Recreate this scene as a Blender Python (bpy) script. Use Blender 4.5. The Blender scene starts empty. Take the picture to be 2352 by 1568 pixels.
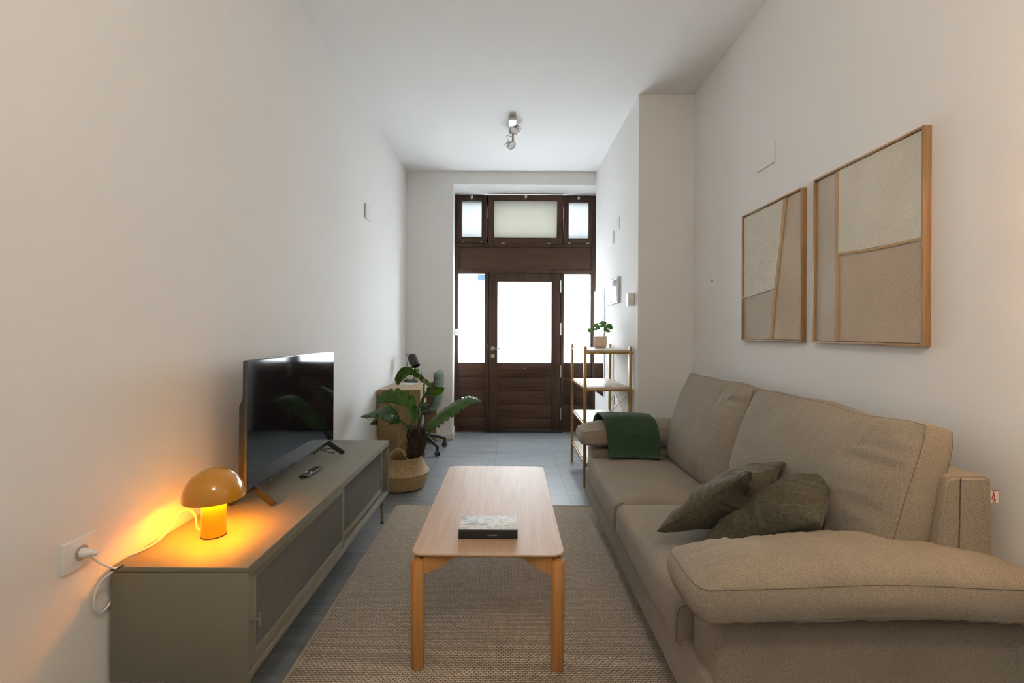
import bpy, bmesh, math, random
from mathutils import Vector, Matrix, noise
C = bpy.context.scene
random.seed(7)
F = 1070.0; HC = 1.30; ROLL = 0.00524
# ---------------------------------------------------------------- camera
cd = bpy.data.cameras.new('camera'); cam = bpy.data.objects.new('camera', cd); C.collection.objects.link(cam)
cd.sensor_width = 36; cd.lens = 36*F/2352; cd.shift_x = 9/2352; cd.shift_y = -21/2352; cd.clip_start = .05
cam.matrix_world = Matrix.Translation((0, 0, HC)) @ Matrix.Rotation(math.radians(90), 4, 'X') @ Matrix.Rotation(ROLL, 4, 'Z')
C.camera = cam
# ---------------------------------------------------------------- world, exposure
C.view_settings.view_transform = 'Standard'; C.view_settings.look = 'None'
C.view_settings.gamma = 1; C.view_settings.use_curve_mapping = False
C.view_settings.exposure = 0.0
w = bpy.data.worlds.new('world'); C.world = w; w.use_nodes = True
bg = w.node_tree.nodes['Background']; bg.inputs[0].default_value = (.90, .95, 1.0, 1); bg.inputs[1].default_value = 18.5
WARM = (1.0, .63, .33); AMBER = (1.0, .41, .0)
def light(name, kind, loc, power, color, **kw):
    l = bpy.data.lights.new(name, kind); l.energy = power; l.color = color
    for k, v in kw.items(): setattr(l, k, v)
    o = bpy.data.objects.new(name, l); o.location = loc; C.collection.objects.link(o); return o
def portal(name, loc, rot, sx, sy):
    o = light(name, 'AREA', loc, 1, (1, 1, 1), shape='RECTANGLE', size=sx, size_y=sy); o.rotation_euler = rot
    o.data.cycles.is_portal = True; return o
portal('door_portal', (.21, 6.25, 1.6), (math.radians(-90), 0, 0), 1.9, 3.1)

def at(px, py, Y):
    dx = px-1176; dy = py-784
    return Vector(((dx+ROLL*dy+9)*Y/F, Y, HC-(dy-ROLL*dx+21)*Y/F))
# ---------------------------------------------------------------- materials
def new_mat(name):
    m = bpy.data.materials.new(name); m.use_nodes = True
    nt = m.node_tree; return m, nt, nt.nodes['Principled BSDF']
def N(nt, t, **kw):
    n = nt.nodes.new(t)
    for k, v in kw.items():
        if k in n.inputs: n.inputs[k].default_value = v
        else: setattr(n, k, v)
    return n
def mapping(nt, scale=(1, 1, 1), rot=(0, 0, 0), loc=(0, 0, 0), coord='Object'):
    t = N(nt, 'ShaderNodeTexCoord'); m = N(nt, 'ShaderNodeMapping')
    m.inputs['Scale'].default_value = scale; m.inputs['Rotation'].default_value = rot; m.inputs['Location'].default_value = loc
    nt.links.new(t.outputs[coord], m.inputs[0]); return m.outputs[0]
def ramp(nt, fac, stops):
    r = N(nt, 'ShaderNodeValToRGB'); e = r.color_ramp.elements
    e[0].position, e[0].color = stops[0][0], (*stops[0][1], 1); e[1].position, e[1].color = stops[-1][0], (*stops[-1][1], 1)
    for p, c in stops[1:-1]:
        x = e.new(p); x.color = (*c, 1)
    nt.links.new(fac, r.inputs[0]); return r.outputs[0]
def bump(nt, bs, h, strength=.3, dist=.002):
    b = N(nt, 'ShaderNodeBump', Strength=strength, Distance=dist); nt.links.new(h, b.inputs['Height']); nt.links.new(b.outputs[0], bs.inputs['Normal'])
def plain(name, col, rough=.5, metal=0, coat=0, var=.06, scale=8, spec=.5):
    m, nt, bs = new_mat(name); bs.inputs['Roughness'].default_value = rough; bs.inputs['Metallic'].default_value = metal
    bs.inputs['Coat Weight'].default_value = coat; bs.inputs['Specular IOR Level'].default_value = spec
    n = N(nt, 'ShaderNodeTexNoise', Scale=scale, Detail=4.0); nt.links.new(mapping(nt), n.inputs['Vector'])
    a = tuple(c*(1-var) for c in col); b = tuple(min(1, c*(1+var)) for c in col)
    nt.links.new(ramp(nt, n.outputs['Fac'], [(.3, a), (.7, b)]), bs.inputs['Base Color']); return m
def plaster(name, col, st=.12):
    m, nt, bs = new_mat(name); bs.inputs['Roughness'].default_value = .75; bs.inputs['Specular IOR Level'].default_value = .25
    v = mapping(nt); n = N(nt, 'ShaderNodeTexNoise', Scale=1.3, Detail=3.0); nt.links.new(v, n.inputs[0])
    nt.links.new(ramp(nt, n.outputs['Fac'], [(.3, tuple(c*.975 for c in col)), (.7, col)]), bs.inputs['Base Color'])
    n2 = N(nt, 'ShaderNodeTexNoise', Scale=190.0, Detail=3.0); nt.links.new(v, n2.inputs[0]); bump(nt, bs, n2.outputs['Fac'], st, .002); return m
def wood(name, c1, c2, axis='y', scale=1.0, rough=.45, fine=90, coat=0, st=.08, spec=.5, rings=14.0, ramp_=.16):
    m, nt, bs = new_mat(name); bs.inputs['Roughness'].default_value = rough; bs.inputs['Coat Weight'].default_value = coat
    bs.inputs['Specular IOR Level'].default_value = spec
    s = {'x': (.12, 1, 1), 'y': (1, .12, 1), 'z': (1, 1, .12)}[axis]
    v = mapping(nt, tuple(a*scale for a in s))
    n = N(nt, 'ShaderNodeTexNoise', Scale=3.0, Detail=3.0, Distortion=.6); nt.links.new(v, n.inputs[0])
    mul = N(nt, 'ShaderNodeMath', operation='MULTIPLY'); mul.inputs[1].default_value = rings; nt.links.new(n.outputs['Fac'], mul.inputs[0])
    sn = N(nt, 'ShaderNodeMath', operation='SINE'); nt.links.new(mul.outputs[0], sn.inputs[0])
    f = N(nt, 'ShaderNodeTexNoise', Scale=float(fine), Detail=4.0); s2 = {'x': (.03, 1, 1), 'y': (1, .03, 1), 'z': (1, 1, .03)}[axis]; nt.links.new(mapping(nt, tuple(a*scale for a in s2)), f.inputs[0])
    mx = N(nt, 'ShaderNodeMath', operation='MULTIPLY_ADD'); mx.inputs[1].default_value = ramp_; nt.links.new(sn.outputs[0], mx.inputs[0]); nt.links.new(f.outputs['Fac'], mx.inputs[2])
    nt.links.new(ramp(nt, mx.outputs[0], [(.25, c2), (.6, c1), (.85, tuple(min(1, c*1.08) for c in c1))]), bs.inputs['Base Color'])
    bump(nt, bs, f.outputs['Fac'], st, .001); return m
def fabric(name, c1, c2, scale=260., stretch=(1, 1, 1), st=.5, rough=.95, big=.12, weave=True):
    m, nt, bs = new_mat(name); bs.inputs['Roughness'].default_value = rough; bs.inputs['Specular IOR Level'].default_value = .12
    bs.inputs['Sheen Weight'].default_value = .12; bs.inputs['Sheen Roughness'].default_value = .5
    v = mapping(nt, stretch)
    n = N(nt, 'ShaderNodeTexNoise', Scale=float(scale), Detail=3.0); nt.links.new(v, n.inputs[0])
    g = N(nt, 'ShaderNodeTexNoise', Scale=5.0, Detail=4.0); nt.links.new(v, g.inputs[0])
    mx = N(nt, 'ShaderNodeMath', operation='MULTIPLY_ADD'); mx.inputs[1].default_value = big; nt.links.new(g.outputs['Fac'], mx.inputs[0]); nt.links.new(n.outputs['Fac'], mx.inputs[2])
    nt.links.new(ramp(nt, mx.outputs[0], [(.36+big/2, c2), (.64+big/2, c1)]), bs.inputs['Base Color'])
    h = n.outputs['Fac']
    if weave:
        wv = N(nt, 'ShaderNodeTexVoronoi', Scale=950.0); nt.links.new(v, wv.inputs['Vector'])
        ad = N(nt, 'ShaderNodeMath', operation='SUBTRACT'); nt.links.new(n.outputs['Fac'], ad.inputs[0]); nt.links.new(wv.outputs['Distance'], ad.inputs[1]); h = ad.outputs[0]
    bump(nt, bs, h, st, .0015); return m
M = {}
M['wall'] = plaster('wall_paint', (.82, .81, .79))
M['ceil'] = plaster('ceiling_paint', (.87, .87, .86), .05)
M['base'] = plain('baseboard_cream', (.72, .68, .58), .4)
M['door'] = wood('mahogany', (.072, .034, .019), (.032, .014, .008), 'x', 1.0, .42, 70, spec=.3)
M['doorv'] = wood('mahogany_upright', (.066, .034, .021), (.034, .016, .010), 'z', 1.0, .42, 70, spec=.3)
M['oak'] = wood('beech_table_top', (.51, .35, .235), (.45, .30, .19), 'y', 1.5, .46, 90, spec=.4, rings=60.0, ramp_=.09)
M['oakleg'] = wood('beech_leg', (.52, .26, .085), (.40, .18, .05), 'z', 2, .35, 70)
M['desk'] = wood('oak_desk', (.30, .195, .085), (.20, .125, .05), 'z', 1.6, .5, 80)
M['desktop'] = wood('oak_desk_top', (.40, .295, .165), (.31, .22, .115), 'y', 1.6, .45, 80)
M['frame'] = wood('oak_frame', (.40, .25, .12), (.28, .16, .07), 'z', 3, .5, 90)
M['shelf'] = wood('shelf_board', (.62, .53, .42), (.52, .43, .33), 'y', 2, .35, 60)
M['gold'] = plain('mustard_metal', (.36, .23, .07), .35, .35)
M['cab'] = plain('greige_metal', (.19, .178, .132), .55, 0, 0, .02)
M['cabin'] = plain('greige_inside', (.13, .12, .10), .6)
M['sofa'] = fabric('taupe_melange', (.42, .37, .30), (.185, .155, .118), 800, (1, .7, 1), .6)
M['seam'] = fabric('taupe_seam', (.20, .16, .12), (.12, .10, .07), 300)
M['green'] = fabric('olive_washed', (.098, .092, .062), (.062, .059, .040), 90, (1, 1, 1), .5, big=.35, weave=False)
M['greenseam'] = plain('olive_seam', (.05, .048, .03), .9)
M['throw'] = fabric('forest_wool', (.055, .105, .060), (.020, .048, .026), 480, (1, 1, 1), .6, big=.25)
M['chair'] = fabric('sage_chair', (.15, .18, .115), (.05, .065, .04), 90, st=.5)
M['black'] = plain('black_satin', (.012, .012, .013), .38)
M['blackm'] = plain('black_matt', (.018, .019, .021), .6)
M['tvback'] = plain('tv_shell', (.03, .026, .022), .45)
M['tvedge'] = plain('tv_bezel', (.10, .11, .12), .25, .7)
M['steel'] = plain('brushed_steel', (.50, .49, .45), .35, .9)
M['nickel'] = plain('nickel', (.42, .40, .34), .3, .9)
M['brass'] = plain('brass', (.6, .45, .15), .35, .9)
M['white'] = plain('white_plastic', (.80, .80, .78), .35, 0, 0, .01)
M['gloss'] = plain('gloss_grey', (.60, .63, .66), .16, 0, .6)
M['socket2'] = plain('light_grey_plastic', (.55, .56, .56), .35)
M['socket'] = plain('socket_grey', (.45, .43, .41), .4)
M['lamp'] = plain('amber_gloss', (.56, .245, .002), .16, 0, .6, .02)
M['lampstem'] = plain('amber_stem', (.72, .46, .004), .25, 0, .3, .02)
M['lampin'] = plain('amber_inside', (.85, .50, .02), .5)
M['cord'] = plain('white_cord', (.78, .76, .72), .5)
M['leaf'] = None
M['soil'] = plain('fibre_trunk', (.045, .029, .017), .95, var=.5, scale=60)
M['terra'] = plain('sand_ceramic', (.68, .53, .38), .6)
M['paper'] = plain('paper_blue_white', (.65, .70, .72), .7, var=.2, scale=25)
M['pink'] = plain('paper_pink', (.70, .58, .55), .7)
M['pen'] = plain('green_plastic', (.02, .12, .07), .4)
M['red'] = plain('red_print', (.45, .02, .02), .6)
M['yellow'] = plain('amber_key', (.7, .35, .04), .5); M['greenk'] = plain('green_key', (.03, .25, .08), .5); M['bluek'] = plain('blue_key', (.08, .14, .3), .5)
M['label'] = plain('white_label', (.72, .66, .62), .7)
M['gilt'] = plain('pale_gilt', (.55, .50, .42), .5)

m, nt, bs = new_mat('tv_glass'); bs.inputs['Base Color'].default_value = (.004, .004, .005, 1); bs.inputs['Roughness'].default_value = .06; bs.inputs['Specular IOR Level'].default_value = .6
n = N(nt, 'ShaderNodeTexNoise', Scale=2.0); nt.links.new(mapping(nt), n.inputs[0]); nt.links.new(ramp(nt, n.outputs['Fac'], [(.3, (.05,)*3), (.7, (.075,)*3)]), bs.inputs['Roughness']); M['tv'] = m
m, nt, bs = new_mat('mirror_silver'); bs.inputs['Base Color'].default_value = (.9, .93, .92, 1); bs.inputs['Roughness'].default_value = .02; bs.inputs['Metallic'].default_value = 1
n = N(nt, 'ShaderNodeTexNoise', Scale=2.0); nt.links.new(mapping(nt), n.inputs[0]); nt.links.new(ramp(nt, n.outputs['Fac'], [(.3, (.015,)*3), (.7, (.03,)*3)]), bs.inputs['Roughness']); M['mirror'] = m
# frosted door glass : translucent film + clear
def pane(name, tr, tcol, gl=.04):
    m, nt, bs = new_mat(name); out = nt.nodes['Material Output']; nt.nodes.remove(bs)
    a = N(nt, 'ShaderNodeBsdfTranslucent'); a.inputs[0].default_value = (*tcol, 1); b = N(nt, 'ShaderNodeBsdfTransparent'); g = N(nt, 'ShaderNodeBsdfGlossy', Roughness=.15)
    x = N(nt, 'ShaderNodeMixShader'); x.inputs[0].default_value = tr; y = N(nt, 'ShaderNodeMixShader'); y.inputs[0].default_value = gl
    n = N(nt, 'ShaderNodeTexNoise', Scale=3.0); nt.links.new(mapping(nt), n.inputs[0])
    nt.links.new(ramp(nt, n.outputs['Fac'], [(.3, tuple(c*.97 for c in tcol)), (.7, tcol)]), a.inputs[0])
    nt.links.new(a.outputs[0], x.inputs[1]); nt.links.new(b.outputs[0], x.inputs[2]); nt.links.new(x.outputs[0], y.inputs[1]); nt.links.new(g.outputs[0], y.inputs[2]); nt.links.new(y.outputs[0], out.inputs[0])
    return m
M['frost'] = pane('frosted_glass', .22, (.93, .95, .96))
M['glassw'] = pane('opal_glass', .6, (.9, .9, .88))
M['frost2'] = pane('ribbed_transom_glass', .03, (.31, .32, .32))
M['frost3'] = pane('sand_transom_glass', .0, (.22, .217, .197), .0)
# reeded glass
m, nt, bs = new_mat('reeded_glass'); bs.inputs['Base Color'].default_value = (.26, .28, .27, 1); bs.inputs['Roughness'].default_value = .12
bs.inputs['Transmission Weight'].default_value = .5; bs.inputs['Specular IOR Level'].default_value = .8
n = N(nt, 'ShaderNodeTexNoise', Scale=30.0); nt.links.new(mapping(nt), n.inputs[0]); nt.links.new(ramp(nt, n.outputs['Fac'], [(.3, (.10,)*3), (.7, (.14,)*3)]), bs.inputs['Roughness']); M['reed'] = m
# floor tiles
m, nt, bs = new_mat('slate_tiles'); v = mapping(nt, loc=(.117, -3.94+.0, 0))
br = N(nt, 'ShaderNodeTexBrick', Scale=1.0); br.offset = 0; br.squash = 1
for k, val in (('Brick Width', .603), ('Row Height', .6), ('Mortar Size', .0022), ('Mortar Smooth', .1), ('Bias', 0.)): br.inputs[k].default_value = val
br.inputs['Color1'].default_value = (.21, .222, .23, 1); br.inputs['Color2'].default_value = (.25, .262, .27, 1); br.inputs['Mortar'].default_value = (.09, .094, .096, 1)
nt.links.new(v, br.inputs['Vector'])
n = N(nt, 'ShaderNodeTexNoise', Scale=2.2, Detail=8.0, Roughness=.65); nt.links.new(mapping(nt, (1, 7, 1)), n.inputs[0])
mc = N(nt, 'ShaderNodeMixRGB', blend_type='MULTIPLY', Fac=1.0); nt.links.new(br.outputs['Color'], mc.inputs[1])
nt.links.new(ramp(nt, n.outputs['Fac'], [(.3, (.62, .63, .65)), (.72, (1.18, 1.18, 1.16))]), mc.inputs[2]); nt.links.new(mc.outputs[0], bs.inputs['Base Color'])
nt.links.new(ramp(nt, n.outputs['Fac'], [(.3, (.30,)*3), (.7, (.42,)*3)]), bs.inputs['Roughness'])
iv = N(nt, 'ShaderNodeMath', operation='SUBTRACT'); iv.inputs[0].default_value = 1; nt.links.new(br.outputs['Fac'], iv.inputs[1]); bump(nt, bs, iv.outputs[0], .5, .001); M['floor'] = m
# rug weave
m, nt, bs = new_mat('woven_rug'); bs.inputs['Roughness'].default_value = .95; bs.inputs['Specular IOR Level'].default_value = .1
br = N(nt, 'ShaderNodeTexBrick', Scale=1.0); br.offset = .5
for k, val in (('Brick Width', .0185), ('Row Height', .0095), ('Mortar Size', .0024), ('Mortar Smooth', 1.0), ('Bias', -.1)): br.inputs[k].default_value = val
br.inputs['Color1'].default_value = (.62, .53, .415, 1); br.inputs['Color2'].default_value = (.50, .42, .325, 1); br.inputs['Mortar'].default_value = (.25, .195, .145, 1)
dn = N(nt, 'ShaderNodeTexNoise', Scale=120.0, Detail=2.0); mv = mapping(nt); nt.links.new(mv, dn.inputs[0])
va = N(nt, 'ShaderNodeVectorMath', operation='MULTIPLY_ADD'); va.inputs[1].default_value = (.006, .005, 0); nt.links.new(dn.outputs['Color'], va.inputs[0]); nt.links.new(mv, va.inputs[2])
nt.links.new(va.outputs[0], br.inputs['Vector'])
n = N(nt, 'ShaderNodeTexNoise', Scale=260.0, Detail=3.0); nt.links.new(mapping(nt, (3, 1, 1)), n.inputs[0])
mc = N(nt, 'ShaderNodeMixRGB', blend_type='MULTIPLY', Fac=1.0); nt.links.new(br.outputs['Color'], mc.inputs[1])
nt.links.new(ramp(nt, n.outputs['Fac'], [(.3, (.72, .72, .72)), (.7, (1.15, 1.15, 1.15))]), mc.inputs[2]); nt.links.new(mc.outputs[0], bs.inputs['Base Color'])
iv = N(nt, 'ShaderNodeMath', operation='SUBTRACT'); iv.inputs[0].default_value = 1; nt.links.new(br.outputs['Fac'], iv.inputs[1]); bump(nt, bs, iv.outputs[0], .9, .004); M['rug'] = m
M['rugedge'] = plain('rug_binding', (.34, .27, .20), .9)
# basket weave (herringbone-like)
def basket(name, c1, c2, z0):
    m, nt, bs = new_mat(name); bs.inputs['Roughness'].default_value = .6
    t = N(nt, 'ShaderNodeTexCoord'); sp = N(nt, 'ShaderNodeSeparateXYZ'); nt.links.new(t.outputs['Object'], sp.inputs[0])
    an = N(nt, 'ShaderNodeMath', operation='ARCTAN2'); nt.links.new(sp.outputs['Y'], an.inputs[0]); nt.links.new(sp.outputs['X'], an.inputs[1])
    mu = N(nt, 'ShaderNodeMath', operation='MULTIPLY'); mu.inputs[1].default_value = .20; nt.links.new(an.outputs[0], mu.inputs[0])
    cb = N(nt, 'ShaderNodeCombineXYZ'); nt.links.new(mu.outputs[0], cb.inputs[0]); nt.links.new(sp.outputs['Z'], cb.inputs[1])
    mp = N(nt, 'ShaderNodeMapping'); mp.inputs['Rotation'].default_value = (0, 0, math.radians(45)); nt.links.new(cb.outputs[0], mp.inputs[0])
    br = N(nt, 'ShaderNodeTexBrick', Scale=1.0); br.offset = .5
    for k, val in (('Brick Width', .026), ('Row Height', .0105), ('Mortar Size', .0016), ('Mortar Smooth', .8)): br.inputs[k].default_value = val
    br.inputs['Color1'].default_value = (*c1, 1); br.inputs['Color2'].default_value = (*c2, 1); br.inputs['Mortar'].default_value = tuple(c*.6 for c in c2)+(1,)
    nt.links.new(mp.outputs[0], br.inputs['Vector']); nt.links.new(br.outputs['Color'], bs.inputs['Base Color'])
    iv = N(nt, 'ShaderNodeMath', operation='SUBTRACT'); iv.inputs[0].default_value = 1; nt.links.new(br.outputs['Fac'], iv.inputs[1]); bump(nt, bs, iv.outputs[0], .8, .003); return m
M['basket'] = basket('seagrass_weave', (.50, .36, .17), (.38, .25, .11), 0)
# leaf
def leafmat(name, c1, c2, tl):
    m, nt, bs = new_mat(name); bs.inputs['Roughness'].default_value = .24
    n = N(nt, 'ShaderNodeTexNoise', Scale=22.0, Detail=4.0); nt.links.new(mapping(nt), n.inputs[0])
    nt.links.new(ramp(nt, n.outputs['Fac'], [(.35, c2), (.65, c1)]), bs.inputs['Base Color']); bump(nt, bs, n.outputs['Fac'], .4, .004)
    tr = N(nt, 'ShaderNodeBsdfTranslucent'); tr.inputs[0].default_value = (*tl, 1); mx = N(nt, 'ShaderNodeMixShader'); mx.inputs[0].default_value = .35
    out = nt.nodes['Material Output']; nt.links.new(bs.outputs[0], mx.inputs[1]); nt.links.new(tr.outputs[0], mx.inputs[2]); nt.links.new(mx.outputs[0], out.inputs[0]); return m
M['leaf'] = leafmat('philodendron_leaf', (.085, .165, .05), (.035, .085, .032), (.30, .42, .02))
M['leafs'] = leafmat('bright_leaf', (.12, .30, .07), (.07, .20, .05), (.25, .45, .08))
M['stem'] = plain('green_stem', (.045, .10, .04), .4)
# artwork
def canvas(name, c1, c2, sc=60, st=.6):
    m, nt, bs = new_mat(name); bs.inputs['Roughness'].default_value = .9; v = mapping(nt)
    g = N(nt, 'ShaderNodeTexNoise', Scale=4.5, Detail=5.0); nt.links.new(v, g.inputs[0]); nt.links.new(ramp(nt, g.outputs['Fac'], [(.3, c2), (.7, c1)]), bs.inputs['Base Color'])
    n = N(nt, 'ShaderNodeTexNoise', Scale=float(sc), Detail=5.0); nt.links.new(v, n.inputs[0]); bump(nt, bs, n.outputs['Fac'], st, .008); return m
M['cream'] = canvas('cream_plaster', (.70, .66, .57), (.62, .58, .49), 75, .9)
M['sand'] = canvas('sand_plaster', (.53, .43, .325), (.46, .37, .27), 60, .45)
M['stone'] = canvas('stone_plaster', (.52, .46, .38), (.46, .40, .33), 60, .4)
M['rib'] = canvas('ochre_fold', (.52, .36, .20), (.44, .29, .15), 60, .4)
# marbled cover
m, nt, bs = new_mat('marbled_cover'); bs.inputs['Roughness'].default_value = .6; v = mapping(nt, (1, 1.6, 1))
n = N(nt, 'ShaderNodeTexNoise', Scale=9.0, Detail=6.0, Distortion=2.0); nt.links.new(v, n.inputs[0])
nt.links.new(ramp(nt, n.outputs['Fac'], [(.38, (.85, .87, .85)), (.46, (.48, .57, .64)), (.50, (.90, .90, .87)), (.56, (.80, .84, .86)), (.64, (.42, .52, .60))]), bs.inputs['Base Color']); M['marble'] = m
M['shade'] = pane('linen_lamp_shade', .25, (.95, .80, .60), 0)
m, nt, bs = new_mat('door_sticker_blue'); bs.inputs['Roughness'].default_value = .5; out = nt.nodes['Material Output']
n = N(nt, 'ShaderNodeTexNoise', Scale=40.0); nt.links.new(mapping(nt), n.inputs[0]); nt.links.new(ramp(nt, n.outputs['Fac'], [(.3, (.20, .34, .50)), (.7, (.26, .40, .55))]), bs.inputs['Base Color'])
tr = N(nt, 'ShaderNodeBsdfTranslucent'); tr.inputs[0].default_value = (.30, .40, .50, 1); mx = N(nt, 'ShaderNodeMixShader'); mx.inputs[0].default_value = .5
nt.links.new(bs.outputs[0], mx.inputs[1]); nt.links.new(tr.outputs[0], mx.inputs[2]); nt.links.new(mx.outputs[0], out.inputs[0]); M['sticker'] = m

# ---------------------------------------------------------------- mesh helpers
def obj(name, bm, mat, parent=None, smooth=True, ang=35):
    me = bpy.data.meshes.new(name); bmesh.ops.recalc_face_normals(bm, faces=bm.faces[:]); bm.to_mesh(me); bm.free()
    me.materials.append(M[mat] if isinstance(mat, str) else mat)
    if smooth:
        me.polygons.foreach_set('use_smooth', [True]*len(me.polygons))
        try: me.set_sharp_from_angle(angle=math.radians(ang))
        except Exception: pass
    o = bpy.data.objects.new(name, me); C.collection.objects.link(o)
    if parent is not None: o.parent = parent; o.matrix_parent_inverse = parent.matrix_world.inverted()
    return o
def thing(name, label, cat, loc, group=None):
    o = bpy.data.objects.new(name, None); o.location = loc; o.empty_display_size = .05; C.collection.objects.link(o)
    o.matrix_world = Matrix.Translation(loc)
    o['label'] = label; o['category'] = cat
    if group: o['group'] = group
    return o
def tag(o, label, cat, group=None):
    o['label'] = label; o['category'] = cat
    if group: o['group'] = group
    return o
def struct(o): o['kind'] = 'structure'; return o
def box(bm, x0, x1, y0, y1, z0, z1, r=0, seg=2, mtx=None):
    t = bmesh.new(); bmesh.ops.create_cube(t, size=1)
    for v in t.verts: v.co = Vector(((x0+x1)/2+v.co.x*(x1-x0), (y0+y1)/2+v.co.y*(y1-y0), (z0+z1)/2+v.co.z*(z1-z0)))
    if r > 0: bmesh.ops.bevel(t, geom=t.edges[:], offset=r, segments=seg, profile=.5, affect='EDGES')
    if mtx is not None: bmesh.ops.transform(t, matrix=mtx, verts=t.verts)
    merge(bm, t); return bm
def merge(bm, t):
    me = bpy.data.meshes.new('tmp'); t.to_mesh(me); t.free(); bm.from_mesh(me); bpy.data.meshes.remove(me)
def B(x0, x1, y0, y1, z0, z1, r=0, seg=2, mtx=None): return box(bmesh.new(), x0, x1, y0, y1, z0, z1, r, seg, mtx)
def smoothpts(pts, n=6):
    if len(pts) < 3: return [Vector(p) for p in pts]
    P = [Vector(p) for p in pts]; out = []
    for i in range(len(P)-1):
        a = P[max(i-1, 0)]; b = P[i]; c = P[i+1]; d = P[min(i+2, len(P)-1)]
        for k in range(n):
            t = k/n; out.append(.5*((2*b)+(c-a)*t+(2*a-5*b+4*c-d)*t*t+(3*b-a-3*c+d)*t**3))
    out.append(P[-1]); return out
def tube(bm, pts, r, n=10, sm=6, flat=1.0):
    P = smoothpts(pts, sm) if sm else [Vector(p) for p in pts]
    rings = []; up = None
    for i, p in enumerate(P):
        d = (P[min(i+1, len(P)-1)]-P[max(i-1, 0)]).normalized()
        if up is None: up = d.cross(Vector((0, 0, 1)) if abs(d.z) < .95 else Vector((1, 0, 0))).normalized()
        else:
            up = (up-d*up.dot(d)); up = up.normalized() if up.length > 1e-6 else d.orthogonal().normalized()
        s = d.cross(up); rr = r(i/(len(P)-1)) if callable(r) else r
        rings.append([bm.verts.new(p+(up*math.cos(a)+s*math.sin(a)*flat)*rr) for a in (2*math.pi*k/n for k in range(n))])
    for a, b in zip(rings, rings[1:]):
        for k in range(n): bm.faces.new((a[k], a[(k+1) % n], b[(k+1) % n], b[k]))
    bm.faces.new(rings[0][::-1]); bm.faces.new(rings[-1]); return bm
def T(pts, r, n=10, sm=6, flat=1.0): return tube(bmesh.new(), pts, r, n, sm, flat)
def lathe(prof, n=48, c=(0, 0, 0), bm=None, mtx=None, wob=None):
    t = bmesh.new(); rings = []
    for r, z in prof:
        if r < 1e-5: rings.append([t.verts.new((0, 0, z))])
        else: rings.append([t.verts.new((r*math.cos(2*math.pi*k/n), r*math.sin(2*math.pi*k/n), z)) for k in range(n)])
    for a, b in zip(rings, rings[1:]):
        for k in range(n):
            k2 = (k+1) % n
            if len(a) == 1 and len(b) == 1: continue
            if len(a) == 1: t.faces.new((a[0], b[k], b[k2]))
            elif len(b) == 1: t.faces.new((a[k], a[k2], b[0]))
            else: t.faces.new((a[k], a[k2], b[k2], b[k]))
    if wob:
        for v in t.verts: v.co += wob(v.co)
    bmesh.ops.transform(t, matrix=(mtx if mtx is not None else Matrix.Translation(c)), verts=t.verts)
    if bm is None: return t
    merge(bm, t); return bm
def cyl(r, z0, z1, n=24, b=0): return [(0, z0), (r-b, z0), (r, z0+b), (r, z1-b), (r-b, z1), (0, z1)] if b else [(0, z0), (r, z0), (r, z1), (0, z1)]
def align(p, d):
    return Matrix.Translation(p) @ Vector(d).to_track_quat('Z', 'Y').to_matrix().to_4x4()
def prism(bm, poly, ax, lo, hi):
    """extrude polygon (2D list) along axis ax"""
    def mk(a, b, t):
        return {'x': (t, a, b), 'y': (a, t, b), 'z': (a, b, t)}[ax]
    v0 = [bm.verts.new(mk(a, b, lo)) for a, b in poly]; v1 = [bm.verts.new(mk(a, b, hi)) for a, b in poly]
    bm.faces.new(v0); bm.faces.new(v1[::-1]); n = len(poly)
    for k in range(n): bm.faces.new((v0[k], v0[(k+1) % n], v1[(k+1) % n], v1[k]))
    return bm
def frame(o, ax, ay):
    ax = Vector(ax).normalized(); az = ax.cross(Vector(ay)).normalized(); ay = az.cross(ax)
    m = Matrix((ax, ay, az)).transposed().to_4x4(); m.translation = Vector(o); return m
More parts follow.
